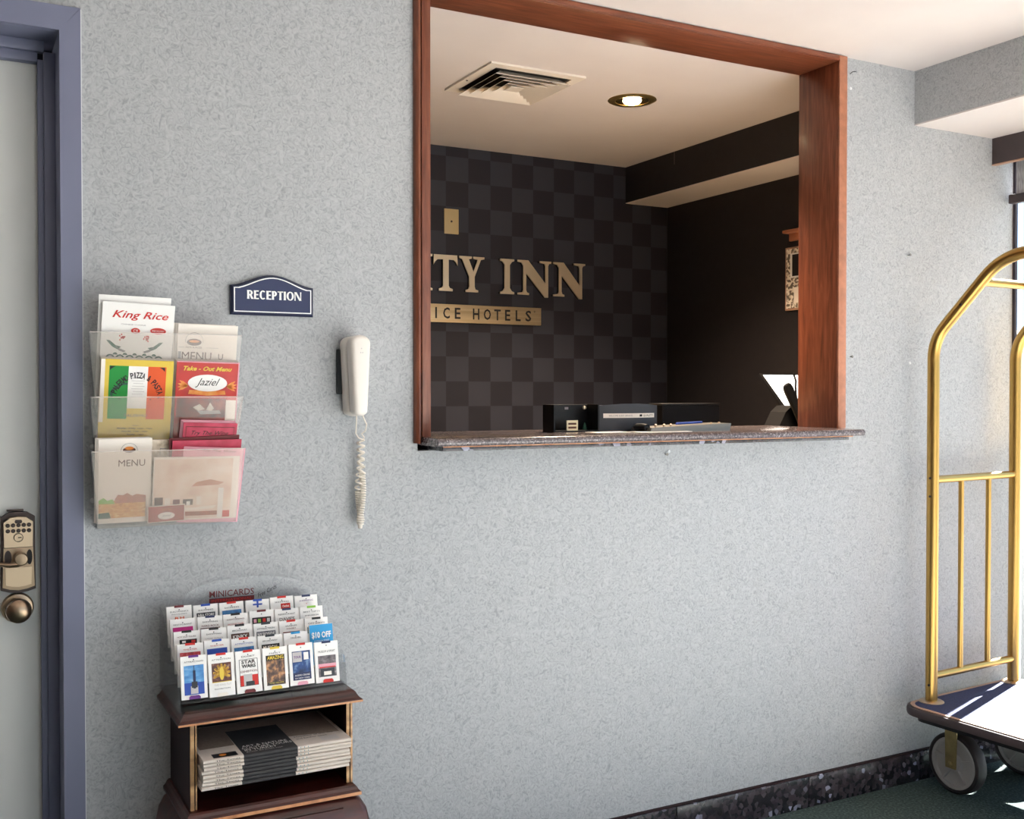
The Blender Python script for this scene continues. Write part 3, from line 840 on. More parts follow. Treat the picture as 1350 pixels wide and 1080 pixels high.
# tilted bright screen with a handset standing in front of it
ds = thing('tilted_screen', 'bright white screen tilted back on the office desk by the jamb', 'screen', (2.996, 0.62, 1.10))
tilt = math.radians(-46)
b_box('bezel', M_black, ds, -0.155, 0.155, -0.014, 0.0, -0.17, 0.125, 0.003, loc=(0.0, 0.0, 0.20), rot=(tilt, 0, 0))
b_box('display', M_screen, ds, -0.143, 0.143, -0.0155, -0.0142, -0.158, 0.113, loc=(0.0, 0.0, 0.20), rot=(tilt, 0, 0))
b_box('stand', M_black, ds, -0.03, 0.03, 0.02, 0.05, 0.0, 0.18)
b_box('foot', M_black, ds, -0.09, 0.09, -0.06, 0.09, 0.0, 0.015, 0.003)
hs = thing('black_handset', 'black handset leaning in its black base before the bright screen', 'handset', (2.77, 0.36, 1.10))
bm = BM()
ringz = [(0.0, 0.7), (0.01, 0.95), (0.05, 1.0), (0.12, 0.95), (0.165, 1.0), (0.18, 0.9), (0.187, 0.6)]
loft(bm, [[(0.021 * k * math.cos(a), 0.013 * k * math.sin(a), z) for a in (2 * PI * i / 14 for i in range(14))] for z, k in ringz])
obj('body', bm, M_black, hs, rot=(0, math.radians(-30), 0), loc=(-0.008, 0, 0.087))
bm = BM()
prism(bm, [(-0.115, 0.0), (0.07, 0.0), (0.07, 0.172), (-0.055, 0.172), (-0.085, 0.150), (-0.115, 0.10)], 0.02, 0.10)
obj('base', bm, M_black, hs, smooth=0)
b_tube('cable', M_black, hs, [(-0.022, 0.03, 0.172), (-0.03, 0.03, 0.24), (-0.028, 0.03, 0.262), (-0.04, 0.03, 0.29)], 0.0035, 8)

# ------------------------------------------------------------------ things on the counter
CT = 1.205
bx = thing('black_display_box', 'open black display box with a small card on the counter', 'box', (1.642, 0.15, CT))
b_box('back_panel', M_black, bx, -0.078, 0.078, 0.030, 0.036, 0.0, 0.080, 0.001)
b_box('side_panel', M_black, bx, -0.078, -0.073, -0.03, 0.030, 0.0, 0.080)
b_box('side_panel', M_black, bx, 0.073, 0.078, -0.03, 0.030, 0.0, 0.080)
b_box('floor_panel', M_black, bx, -0.073, 0.073, -0.03, 0.030, 0.0, 0.004)
b_box('badge', M_grey, bx, -0.006, 0.006, 0.0288, 0.03, 0.065, 0.072)
bm = BM(); lathe(bm, [(0.006, 0.030), (0.005, 0.024), (0.0005, 0.022)], 14, 'y', (0.062, 0, 0.070)); obj('gold_stud', bm, M_gold_letter, bx)
bm = BM(); lathe(bm, [(0.007, 0.0), (0.004, 0.012), (0.0008, 0.02)], 10, 'z', (0.053, 0.012, 0.006)); obj('green_tip', bm, M_dkgreen, bx)
sc_ = thing('small_gold_card', 'small gold printed card standing in the black display box', 'card', (1.627, 0.125, CT + 0.0042))
b_box('card', M_plaque, sc_, -0.019, 0.019, -0.004, 0.0, 0.0, 0.030)
b_box('print_line', M_brown, sc_, -0.014, 0.013, -0.0048, -0.0042, 0.017, 0.023)
b_box('print_line', M_brown, sc_, -0.014, 0.013, -0.0048, -0.0042, 0.006, 0.012)

hold = thing('charcoal_leaflet_holder', 'charcoal curved leaflet holder with white label strip on the counter', 'leaflet holder', (1.833, 0.15, CT))
n = 14
fr, bk = [], []
for i in range(n + 1):
    u = -1 + 2 * i / n
    x = 0.108 * u; y = -0.035 + 0.022 * u * u
    fr.append((x, y)); 
bm = BM()
out = fr + [(0.108, 0.04), (-0.108, 0.04)]
A = [bm.verts.new((x, y, 0.0)) for x, y in out]
B = [bm.verts.new((x, y, 0.076 + 0.006 * (1 - (x / 0.108) ** 2))) for x, y in out]
bm.faces.new(A[::-1]); bm.faces.new(B)
for i in range(len(out)):
    j = (i + 1) % len(out); bm.faces.new((A[i], A[j], B[j], B[i]))
obj('body', bm, M_charcoal, hold)
bm = BM()
k0 = [(x, y - 0.0006) for x, y in fr[1:-1]]
A = [bm.verts.new((x, y, 0.0395)) for x, y in k0]; B = [bm.verts.new((x, y, 0.053)) for x, y in k0]
for i in range(len(k0) - 1):
    bm.faces.new((A[i], A[i + 1], B[i + 1], B[i]))
lb = obj('label_strip', bm, M_cream, hold)
text(hold, 'WELCOME GUEST SERVICES', M_grey, -0.042, 0.0462, 0.085, 0.005, y=-0.0372)
text(hold, '\u25a0 QUALITY', M_ink, 0.055, 0.0462, 0.046, 0.007, y=-0.0332)
b_box('marker', M_ink, hold, 0.028, 0.035, -0.0362, -0.0352, 0.043, 0.0495)

bb2 = thing('black_file_box', 'low black file box at the back of the counter', 'box', (2.17, 0.28, CT))
b_box('body', M_blacksoft, bb2, -0.12, 0.115, -0.02, 0.05, 0.0, 0.074, 0.003)
b_box('lid', M_black, bb2, -0.122, 0.117, -0.022, 0.052, 0.074, 0.080, 0.002)

tr = thing('grey_clip_tray', 'flat grey metal tray of clips with a blue pen on the counter', 'tray', (1.967, 0.055, CT))
bm = BM()
prism(bm, [(-0.145, 0.003), (-0.13, 0.0), (0.15, 0.0), (0.155, 0.022), (0.10, 0.021), (-0.10, 0.014), (-0.14, 0.012)], -0.05, 0.05)
obj('body', bm, M_steel, tr, smooth=0)
b_tube('pen', M_blue, tr, [(-0.03, -0.02, 0.0225), (0.07, -0.015, 0.0255)], 0.0035, 8)
for x in (-0.115, -0.085, -0.06, 0.09, 0.12):
    bm = BM(); lathe(bm, [(0.004, 0.010), (0.004, 0.0215 + 0.03 * max(0, x)), (0.0005, 0.023 + 0.03 * max(0, x))], 8, 'z', (x, -0.035, 0)); obj('clip_stud', bm, M_nickel_lt, tr)
bm = BM(); lathe(bm, [(0.010, -0.03), (0.012, -0.01), (0.012, 0.02), (0.008, 0.03)], 14, 'y', (-0.142, 0, 0.0125)); obj('end_roll', bm, M_black, tr)
for x0, x1, y0, lab in ((1.645, 1.765, 0.02, 'sheet of white paper lying before the charcoal leaflet holder'), (1.77, 1.955, -0.02, 'sheet of white paper lying under the grey metal tray')):
    bm = BM(); box(bm, x0, x1, y0, y0 + 0.06, CT, CT + 0.0012)
    tag(obj('paper_sheet', bm, M_white, smooth=0), lab, 'paper', 'papers on the counter')

# ------------------------------------------------------------------ reception sign
rs = thing('reception_sign', 'navy sign with white border reading RECEPTION on the blue-grey wall', 'sign', (0.705, 0, 1.505))
def sign_outline(w, zb, zs, zt, inset=0.0, n=18):
    p = [(-w + inset, zb + inset), (w - inset, zb + inset), (w - inset, zs - inset * 0.8)]
    for i in range(1, n):
        u = 1 - 2 * i / n
        k = 0.5 + 0.5 * math.cos(PI * u) if abs(u) < 1 else 0
        p.append(((w - inset) * u, zs + (zt - zs) * (k ** 0.85) - inset * 0.95))
    p.append((-w + inset, zs - inset * 0.8))
    return p
W_ = 0.1005
bm = BM()
o1 = sign_outline(W_, 0.0, 0.070, 0.097); o2 = sign_outline(W_, 0.0, 0.070, 0.097, 0.0045)
loft(bm, [[(x, -0.0004, z) for x, z in o1], [(x, -0.008, z) for x, z in o1], [(x, -0.014, z) for x, z in o2]])
obj('plate', bm, M_navy_edge, rs, smooth=25)
flat(rs, 'face', M_navy, sign_outline(W_, 0.0, 0.070, 0.097, 0.0055), -0.0146, 0.0006)
oa, ob_ = sign_outline(W_, 0.0, 0.070, 0.097, 0.0068), sign_outline(W_, 0.0, 0.070, 0.097, 0.0092)
bm = BM(); N = len(oa)
for y in (-0.0153,):
    A = [bm.verts.new((x, y, z)) for x, z in oa]; B = [bm.verts.new((x, y, z)) for x, z in ob_]
    for i in range(N):
        j = (i + 1) % N; bm.faces.new((A[i], A[j], B[j], B[i]))
obj('border_line', bm, M_signwhite, rs, smooth=0)
# flared capitals built stroke by stroke
def cap(ch, w, h):
    """list of outlines (filled) for one capital, thick and thin strokes"""
    t, s = 0.24 * h, 0.12 * h
    f = 0.02 * h
    stem = lambda x, T: [(x - f, 0), (x + T + f, 0), (x + T, h * 0.2), (x + T, h * 0.8), (x + T + f, h), (x - f, h), (x, h * 0.8), (x, h * 0.2)]
    bar = lambda x0, x1, z, T: [(x0, z), (x1, z - 0.01 * h), (x1, z + T + 0.01 * h), (x0, z + T)]
    def ring(cx, cz, rx, rz, tx, tz, a0, a1, n=16):
        o = [(cx + rx * math.cos(math.radians(a0 + (a1 - a0) * k / n)), cz + rz * math.sin(math.radians(a0 + (a1 - a0) * k / n))) for k in range(n + 1)]
        i = [(cx + (rx - tx) * math.cos(math.radians(a0 + (a1 - a0) * k / n)), cz + (rz - tz) * math.sin(math.radians(a0 + (a1 - a0) * k / n))) for k in range(n + 1)]
        return [[o[k], o[k + 1], i[k + 1], i[k]] for k in range(n)]
    if ch == 'I': return [stem(0, t)]
    if ch == 'E': return [stem(0, t), bar(t, w, 0, s), bar(t, w * 0.9, h * 0.45, s), bar(t, w * 0.97, h - s, s)]
    if ch == 'T': return [stem(w / 2 - t / 2, t), bar(0, w, h - s, s)]
    if ch == 'P': return [stem(0, t), bar(t, w * 0.5, h - s, s), bar(t, w * 0.5, h * 0.4, s)] + ring(w * 0.5, h * 0.7, w * 0.5, h * 0.3, t, s, -90, 90)
    if ch == 'R': return [stem(0, t), bar(t, w * 0.45, h - s, s), bar(t, w * 0.45, h * 0.42, s), [(w * 0.38, h * 0.46), (w * 0.38 + t, h * 0.46), (w + 0.03 * h, 0), (w - t, 0)]] + ring(w * 0.45, h * 0.71, w * 0.46, h * 0.29, t, s, -90, 90)
    if ch == 'O': return ring(w / 2, h / 2, w / 2, h * 0.52, t, s, 0, 360, 28)
    if ch == 'C': return ring(w * 0.54, h / 2, w * 0.54, h * 0.52, t, s, 48, 312, 22)
    if ch == 'N': return [stem(0, s), stem(w - s, s), [(0, h), (t * 1.05, h), (w, 0), (w - t * 1.05, 0)]]
cx = -0.0625; hh = 0.0205
for ch, w in zip('RECEPTION', (0.0145, 0.0115, 0.0150, 0.0115, 0.0120, 0.0135, 0.0050, 0.0180, 0.0165)):
    bm = BM()
    for poly in cap(ch, w, hh):
        bm.faces.new([bm.verts.new((cx + x, -0.0154, 0.038 + z)) for x, z in poly])
    obj('lettering', bm, M_signwhite, rs, smooth=0)
    cx += w + 0.0017

# ------------------------------------------------------------------ wall telephone
ph = thing('wall_telephone', 'off-white slim wall telephone with coiled cord on the blue-grey wall', 'telephone', (0.9, 0, 1.36))
def capsule_outline(cx, zt, zb, rt, rb, n=12):
    """outline of a tapering lozenge with rounded ends, wider at the top"""
    p = []
    for k in range(n + 1):
        a = PI * k / n; p.append((cx + rt * math.cos(a), zt - rt * 0.75 + rt * 0.75 * math.sin(a)))
    for k in range(n + 1):
        a = PI + PI * k / n; p.append((cx + rb * math.cos(a), zb + rb * 0.7 + rb * 0.7 * math.sin(a)))
    return p
def pillow(bm, cx, zt, zb, rt, rb, y0, y1, rd):
    rings = []
    for off, y in ((0.0, y0), (0.0, y1 + rd), (0.18, y1 + rd * 0.45), (0.5, y1 + rd * 0.12), (1.0, y1)):
        d = off * rd
        rings.append([(x, y, z) for x, z in capsule_outline(cx, zt - d, zb + d, rt - d, rb - d)])
    loft(bm, rings)
b_box('wall_plate', M_black, ph, -0.034, 0.012, -0.012, -0.0004, -0.043, 0.068, 0.002)
bm = BM(); pillow(bm, 0.0, 0.1, -0.098, 0.027, 0.0195, -0.010, -0.044, 0.010); obj('cradle', bm, M_phone, ph)
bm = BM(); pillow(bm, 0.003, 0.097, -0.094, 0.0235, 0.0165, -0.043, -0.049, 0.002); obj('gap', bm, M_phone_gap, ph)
bm = BM(); pillow(bm, 0.004, 0.101, -0.0965, 0.0262, 0.0185, -0.048, -0.080, 0.011); hset = obj('handset', bm, M_phone, ph)
for dx, dz in ((0.004, 0.068), (0.002, 0.058), (0.007, 0.058)):
    bm = BM(); lathe(bm, [(0.0016, -0.0796), (0.0016, -0.0803), (0.0003, -0.0804)], 8, 'y', (dx, 0, dz)); obj('logo_dot', bm, M_ltgrey, hset)
# cord: two straight leads and two coiled strands wound round each other, joined at the bottom
def coil(path, turns, r, seg=12):
    P = [Vector(p) for p in path]; out = []
    N = turns * seg
    for i in range(N + 1):
        t = i / N * (len(P) - 1); k = min(int(t), len(P) - 2); q = P[k].lerp(P[k + 1], t - k)
        a = 2 * PI * turns * i / N
        out.append(q + Vector((r * math.cos(a), r * 0.75 * math.sin(a), 0)))
    return out
sA, sB = [], []
for i in range(21):
    u = i / 20; z = -0.158 - 0.21 * u
    amp = 0.0045 * (0.5 + u); th = 5.6 * u + 0.3
    if i == 20: amp = 0.002
    sA.append((0.022 + amp * math.cos(th) * 1.0 - 0.002 * u, -0.022 - amp * math.sin(th), z))
    sB.append((0.024 - amp * math.cos(th) * 1.0 - 0.002 * u, -0.022 + amp * math.sin(th), z))
pa = coil(sA[:13], 8, 0.0078, 12) + coil(sA[12:], 15, 0.0068, 12)
pb = coil(sB[:9], 5, 0.0082, 12) + coil(sB[8:], 21, 0.0068, 12)
b_tube('coiled_cord', M_cord, ph, pa, 0.0022, 6)
b_tube('coiled_cord', M_cord, ph, pb, 0.0022, 6)
b_tube('cord_lead', M_cord, ph, [(0.0, -0.055, -0.094), (0.001, -0.05, -0.115), (0.005, -0.035, -0.14), (0.016, -0.024, -0.152), pa[0]], 0.0017, 6)
b_tube('cord_lead', M_cord, ph, [(0.013, -0.06, -0.092), (0.020, -0.054, -0.105), (0.031, -0.042, -0.118), (0.031, -0.032, -0.135), (0.024, -0.025, -0.142), (0.031, -0.022, -0.150), pb[0]], 0.0017, 6)
bm = BM(); lathe(bm, [(0.0045, 0.0), (0.006, 0.004), (0.006, 0.010), (0.003, 0.014)], 12, 'z', (0.0205, -0.022, -0.378)); obj('cord_loop_end', bm, M_cord, ph)

# ------------------------------------------------------------------ acrylic wall rack with three tiers
RX, RZ = 0.453, 1.02
rk = thing('acrylic_menu_rack', 'clear acrylic three-tier menu rack screwed to the wall beside the door', 'rack', (RX, 0, RZ))
b_box('back_panel', M_acrylic, rk, -0.152, 0.152, -0.003, -0.0006, 0.0, 0.40)
pockets = ((1.270, 1.452, -0.080), (1.150, 1.311, -0.090), (1.022, 1.193, -0.098))
for k, (zb, zt, yt) in enumerate(pockets):
    zb -= RZ; zt -= RZ
    L0, L1, R0, R1 = -0.152, -0.168, 0.150, 0.161
    y0 = (-0.040, -0.045, -0.058)[k]
    bm = BM(); t = 0.0022
    v = [bm.verts.new(p) for p in ((L0, y0, zb), (R0, y0, zb), (R1, yt, zt), (L1, yt, zt), (L0, y0 + t, zb), (R0, y0 + t, zb), (R1, yt + t, zt), (L1, yt + t, zt))]
    for q in ((0, 1, 2, 3), (7, 6, 5, 4), (0, 4, 5, 1), (1, 5, 6, 2), (2, 6, 7, 3), (3, 7, 4, 0)):
        bm.faces.new([v[i] for i in q])
    obj('pocket_front', bm, (M_acrylic_glare, M_acrylic_glare, M_acrylic_glare2)[k], rk, smooth=0)
    for xb, xt in ((L0, L1), (R0, R1)):
        bm = BM()
        a = [(xb, -0.003, zb), (xb, y0, zb), (xt, yt, zt), (xt, yt * 0.62, zt - 0.012), (xb, -0.003, zt - 0.075)]
        s = 0.0022 if xb < 0 else -0.0022
        A = [bm.verts.new(p) for p in a]; B = [bm.verts.new((p[0] + s, p[1], p[2])) for p in a]
        bm.faces.new(A); bm.faces.new(B[::-1])
        for i in range(5):
            j = (i + 1) % 5; bm.faces.new((A[i], A[j], B[j], B[i]))
        obj('pocket_side', bm, M_acrylic, rk, smooth=0)
    b_tube('rim_highlight', M_rim_highlight, rk, [(L1, yt, zt), (R1, yt, zt)], 0.0011, 6)  # pale strip in place of an edge highlight
    b_box('pocket_floor', M_acrylic, rk, L0, R0, y0, -0.003, zb, zb + 0.0022, smooth=0)
for x, z in ((-0.155, 0.18), (-0.155, 0.06)):
    bm = BM(); lathe(bm, [(0.006, -0.0006), (0.006, -0.008), (0.002, -0.010)], 10, 'y', (x, 0, z)); obj('stand_off', bm, M_caulk, rk)

def leaf(name, label, cat, xc, zb, yb, w, h, lean, roll, m, t=0.0012, group=None):
    """a folded sheet or booklet standing in a pocket; local x right, z up, front face y = 0 towards -y"""
    bm = BM(); box(bm, -w / 2, w / 2, 0.0, t, 0.0, h)
    o = obj(name, bm, m, None, (xc, yb, zb), (math.radians(lean), math.radians(roll), 0), smooth=0)
    return tag(o, label, cat, group)

# tier one: rice house menu (two) and burger menu
kg = 'rice house menus in the top tier'
for i, (dx, dy, dz, lab) in enumerate(((0.0, 0.0, 0.0, 'white menu with slanted red heading, front of the top tier'), (-0.003, 0.006, 0.016, 'blank white menu edge peeking up behind the red-headed white menu'))):
    o = leaf('takeout_menu', lab, 'menu', 0.380 + dx, 1.275 + dz, -0.031 + dy, 0.152, 0.247, 12, 2 - i, M_white, 0.003, kg)
    if i == 0:
        text(o, 'King Rice', M_red, 0.004, 0.219, 0.118, 0.021, shear=0.35, bold=0.012)
        text(o, 'CHINESE CUISINE', M_grey, -0.01, 0.1995, 0.052, 0.0026)
        flat(o, 'red_oval', M_red, ellipse(-0.005, 0.186, 0.0095, 0.0065))
        text(o, 'C9', M_white, -0.005, 0.186, 0.009, 0.007, y=-0.0008)
        flat(o, 'red_oval', M_red, ellipse(0.043, 0.188, 0.017, 0.0072))
        text(o, 'FREE DELIVERY', M_white, 0.043, 0.188, 0.026, 0.0035, y=-0.0008)
        for sx in (-1, 1):
            for q in range(14):
                a, r = random.uniform(0, 2 * PI), random.uniform(0, 0.0085)
                flat(o, 'rice_grain', M_red, ellipse(sx * 0.026 - 0.005 + r * math.cos(a), 0.170 + r * math.sin(a), 0.0016, 0.0022, 6))
            flat(o, 'leaf_swirl', M_dkgreen, [(sx * p[0] - 0.005, p[1]) for p in ((0.028, 0.149), (0.040, 0.152), (0.052, 0.162), (0.060, 0.163), (0.054, 0.156), (0.046, 0.148), (0.036, 0.143))])
            flat(o, 'leaf_swirl', M_grey, [(sx * p[0] - 0.005, p[1]) for p in ((0.018, 0.140), (0.030, 0.145), (0.040, 0.152), (0.044, 0.150), (0.032, 0.140), (0.022, 0.137))])
        for q in range(6):
            x = -0.055 + q * 0.0205
            flat(o, 'wave_scallop', M_dkgreen, [(x + 0.010 * math.cos(PI * k / 8), 0.121 + 0.011 * math.sin(PI * k / 8)) for k in range(9)])
            flat(o, 'wave_scallop', M_white, [(x + 0.007 * math.cos(PI * k / 8), 0.121 + 0.0075 * math.sin(PI * k / 8)) for k in range(9)], y=-0.0007)
            flat(o, 'wave_scallop', M_dkgreen, [(x + 0.0045 * math.cos(PI * k / 8), 0.121 + 0.0045 * math.sin(PI * k / 8)) for k in range(9)], y=-0.0010)
            if q < 5:
                flat(o, 'wave_scallop', M_dkgreen, [(x + 0.01025 + 0.005 * math.cos(PI * k / 8), 0.131 + 0.005 * math.sin(PI * k / 8)) for k in range(9)])
        text(o, 'Cuisine', M_red, -0.028, 0.1155, 0.026, 0.004, shear=0.3)
        text(o, '(718) 555-RICE', M_grey, 0.03, 0.113, 0.042, 0.0035)
for i, (dx, dy, dz) in enumerate(((0, 0, 0), (-0.004, 0.004, 0.0015), (-0.008, 0.008, 0.002))):
    o = leaf('takeout_menu', ('cream burger menu with brown MENU lettering, right side of the top tier', 'cream burger menu stacked behind the right-side top-tier menu', 'cream burger menu stacked behind the right-side top-tier menu')[i], 'menu', 0.537 + dx, 1.285 + dz, -0.030 + dy, 0.134, 0.194, 12, 1.0, M_cream, 0.0015, 'burger menus in the top tier')
    if i == 0:
        flat(o, 'emblem', M_brown, [(-0.030 + 0.0165 * math.cos(a), 0.153 + 0.008 * math.sin(a)) for a in (2 * PI * k / 18 for k in range(18))])
        flat(o, 'emblem', M_flame, [(-0.030 + 0.012 * math.cos(a), 0.155 + 0.003 * math.sin(a)) for a in (2 * PI * k / 14 for k in range(14))], y=-0.0008)
        bm = BM(); tube(bm, [(-0.030 + 0.020 * math.cos(math.radians(a)), -0.0006, 0.155 + 0.020 * math.sin(math.radians(a))) for a in range(-10, 191, 20)], 0.0004, 5); obj('emblem_arc', bm, M_grey, o)
        text(o, 'PAPA BURGER', M_brown, -0.030, 0.141, 0.036, 0.0042)
        flat(o, 'rule_line', M_grey, rect(-0.003, 0.025, 0.1405, 0.1412)); flat(o, 'rule_line', M_grey, rect(-0.064, -0.051, 0.1405, 0.1412))
        text(o, 'MENU', M_brown, -0.023, 0.121, 0.066, 0.019)
        text(o, 'U', M_brown, 0.031, 0.121, 0.011, 0.014, bold=0.0)
        flat(o, 'side_mark', M_grey, rect(-0.064, -0.058, 0.112, 0.131))

# tier two: pizza menus and red take-out menus
for i in range(4):
    dz = (0, 0.002, 0.0035, 0.005)[i]
    o = leaf('takeout_menu', ('yellow pizza menu with green white and orange panel in the middle tier', 'pizza menu stacked behind the yellow pizza menu')[min(i, 1)], 'menu', 0.3795 - 0.0004 * i, 1.166 + dz, -0.033 + 0.0035 * i, 0.153, 0.231, 11.5, 1.5, M_yellow if i == 0 else M_pagedge, 0.003, 'pizza menus in the middle tier')
    if i:
        continue
    flat(o, 'white_band', M_cream, rect(-0.0765, -0.068, 0.09, 0.231))
    flat(o, 'flag_green', M_green, rect(-0.059, -0.019, 0.137, 0.217)); flat(o, 'flag_white', M_white, rect(-0.019, 0.022, 0.122, 0.217)); flat(o, 'flag_orange', M_orange, rect(0.022, 0.061, 0.137, 0.217))
    flat(o, 'flag_green', M_green, rect(-0.059, -0.019, 0.098, 0.137)); flat(o, 'flag_orange', M_orange, rect(0.022, 0.061, 0.098, 0.137))
    word = 'PALERMO PIZZA & PASTA'; n_ = len(word)
    for q, ch in enumerate(word):
        if ch == ' ':
            continue
        a = math.radians(160 - 140 * q / (n_ - 1))
        ex, ez = 0.0515 * math.cos(a), 0.145 + 0.058 * math.sin(a) - 0.006
        text(o, ch, M_ink, ex + 0.001, ez, 0.0026 if ch == 'I' else 0.0068, 0.0135, y=-0.0009, ang=a - PI / 2, bold=0.025)
    flat(o, 'green_arc', M_dkgreen, [(-0.02 + -0.036 * math.cos(t_), 0.150 + 0.030 * math.sin(t_)) for t_ in (PI / 2 * k / 8 for k in range(9))] + [(-0.02 - 0.030 * math.cos(t_), 0.150 + 0.025 * math.sin(t_)) for t_ in (PI / 2 * (8 - k) / 8 for k in range(9))], y=-0.0007)
    for q in range(8):
        flat(o, 'sketch_line', M_ltgrey, rect(-0.012 + 0.002 * (q % 3), 0.016 - 0.003 * (q % 2), 0.148 + 0.006 * q, 0.149 + 0.006 * q), y=-0.0006)
    for sx, zz in ((-0.052, 0.148), (-0.036, 0.143), (0.030, 0.143), (0.047, 0.147)):
        flat(o, 'star_mark', M_ink, ellipse(sx, zz, 0.0016, 0.0016, 5), y=-0.0007)
    for sx in (-1, 1):
        flat(o, 'corner_print', M_ink, [(sx * 0.058, 0.216), (sx * 0.046, 0.216), (sx * 0.052, 0.2125), (sx * 0.058, 0.207)], y=-0.0007)
    text(o, 'PALERMO', M_grey, 0.0, 0.106, 0.05, 0.006, shear=0.2, y=-0.0009)
    text(o, 'Hours:', M_brown, 0.002, 0.0835, 0.014, 0.003)
    text(o, 'Monday - Friday  11am - 11pm', M_ink, 0.0, 0.0765, 0.075, 0.0036, bold=0.03)
    text(o, 'Saturday  11am - 12am', M_ink, 0.0, 0.0695, 0.055, 0.0036, bold=0.02)
    text(o, 'Sunday - 12pm', M_ink, 0.002, 0.0625, 0.036, 0.0036, bold=0.03)
for i in range(4):
    dz = (0, 0.002, 0.0035, 0.0055)[i]
    o = leaf('takeout_menu', ('red take-out menu with white oval script in the middle tier', 'red take-out menu stacked behind the oval script menu')[min(i, 1)], 'menu', 0.534 - 0.0008 * i, 1.171 + dz, -0.034 + 0.0035 * i, 0.140, 0.224, 11.5, 1.2, M_redmenu if i == 0 else M_pagedge, 0.003, 'red menus in the middle tier')
    if i:
        continue
    flat(o, 'white_edge', M_palepink, rect(-0.070, 0.070, 0.2215, 0.224)); flat(o, 'white_edge', M_palepink, rect(0.0675, 0.070, 0.0, 0.2215))
    text(o, 'Take - Out Menu', M_yellow, -0.001, 0.208, 0.108, 0.0105, shear=0.35, bold=0.03)
    for sx in (-1, 1):
        for q in range(4):
            a = math.radians((35, 12, -10, -30)[q])
            flat(o, 'leaf_print', M_flame, [(sx * (0.045 + 0.022 * math.cos(a) * u - 0.006 * w_ * math.sin(a)), 0.168 + 0.022 * math.sin(a) * u + 0.006 * w_ * math.cos(a)) for u, w_ in ((0, -0.4), (0.6, -0.5), (1, 0), (0.6, 0.5), (0, 0.4))][::1 if sx > 0 else -1])
    flat(o, 'banner', M_flame, [(-0.040, 0.158), (0.040, 0.158), (0.042, 0.149), (0.0, 0.146), (-0.042, 0.149)], y=-0.0006)
    flat(o, 'oval_print', M_white, ellipse(0, 0.175, 0.044, 0.0195, 28), y=-0.0009)
    text(o, 'Jaziel', M_ink, 0.0, 0.175, 0.055, 0.022, shear=0.5, y=-0.0012)
    flat(o, 'food_photo', noise_mat('print_dark_red_food', [(0.3, '#4a0d0f'), (0.55, '#8a2420'), (0.75, '#b56a4a')], 45, rough=0.4), rect(-0.066, 0.044, 0.095, 0.139))
    flat(o, 'napkin_print', M_cream, [(-0.03, 0.118), (-0.015, 0.126), (-0.002, 0.114), (-0.018, 0.110)], y=-0.0007); flat(o, 'napkin_print', M_cream, [(0.0, 0.112), (0.008, 0.130), (0.018, 0.116), (0.012, 0.110)], y=-0.0007)
    flat(o, 'food_photo', M_ltgrey, [(-0.02, 0.110), (0.03, 0.112), (0.035, 0.104), (-0.012, 0.102)], y=-0.0006)
    flat(o, 'pale_panel', M_cream, rect(0.044, 0.067, 0.02, 0.136))

# tier three: burger menu, patterned menu behind it, pink wine booklets, large diner menu, small red card
o = leaf('takeout_menu', 'cream patterned menu behind the burger menu in the bottom tier', 'menu', 0.398, 1.034, -0.027, 0.112, 0.186, 13, 0, noise_mat('print_cream_pattern', [(0.35, '#b9a68d'), (0.6, '#e2d5c2')], 70, rough=0.6), 0.004)
flat(o, 'grid_print', M_grey, rect(0.035, 0.048, 0.165, 0.1665)); flat(o, 'grid_print', M_grey, rect(0.035, 0.036, 0.15, 0.1665))
for i in range(3):
    o = leaf('takeout_menu', ('cream burger menu with golden chips photo at its foot in the bottom tier', 'cream burger menu stacked behind the chips photo menu')[min(i, 1)], 'menu', 0.356 + 0.003 * (1 - i), 1.031 + 0.001 * i, -0.040 + 0.003 * i, 0.112, 0.194, 13, -0.5, M_cream, 0.0025, 'burger menus in the bottom tier')
    if i:
        continue
    flat(o, 'emblem', M_brown, ellipse(0.008, 0.168, 0.0135, 0.006)); flat(o, 'emblem', M_flame, ellipse(0.008, 0.172, 0.009, 0.004), y=-0.0008)
    bm = BM(); tube(bm, [(0.008 + 0.0175 * math.cos(math.radians(a)), -0.0006, 0.166 + 0.0175 * math.sin(math.radians(a))) for a in range(0, 181, 20)], 0.0004, 5); obj('emblem_arc', bm, M_grey, o)
    text(o, 'MENU', M_brown, 0.014, 0.138, 0.056, 0.015)
    M_fries = noise_mat('print_golden_chips', [(0.25, '#b5722a'), (0.5, '#e2a551'), (0.75, '#f2cf8e')], 90, rough=0.5, stretch=(1, 1, 2.2), distort=1.0)
    flat(o, 'chips_photo', M_fries, [(-0.054, 0.012), (0.045, 0.012), (0.045, 0.048), (0.02, 0.055), (-0.054, 0.050)], y=-0.0005)
    flat(o, 'lettuce_photo', M_lime, [(-0.054, 0.046), (-0.02, 0.045), (-0.025, 0.056), (-0.036, 0.053), (-0.044, 0.060), (-0.054, 0.054)], y=-0.0007)
    flat(o, 'lettuce_photo', M_dkgreen, [(-0.054, 0.012), (-0.028, 0.012), (-0.032, 0.026), (-0.054, 0.024)], y=-0.0008)
    flat(o, 'bun_photo', mat('print_tan_bun', '#bd7350', 0.5, var=0.2, vscale=80), [(-0.02, 0.046), (0.045, 0.046), (0.045, 0.062), (0.025, 0.066), (0.016, 0.062), (0.006, 0.069), (-0.004, 0.064), (-0.014, 0.066), (-0.02, 0.056)], y=-0.0006)
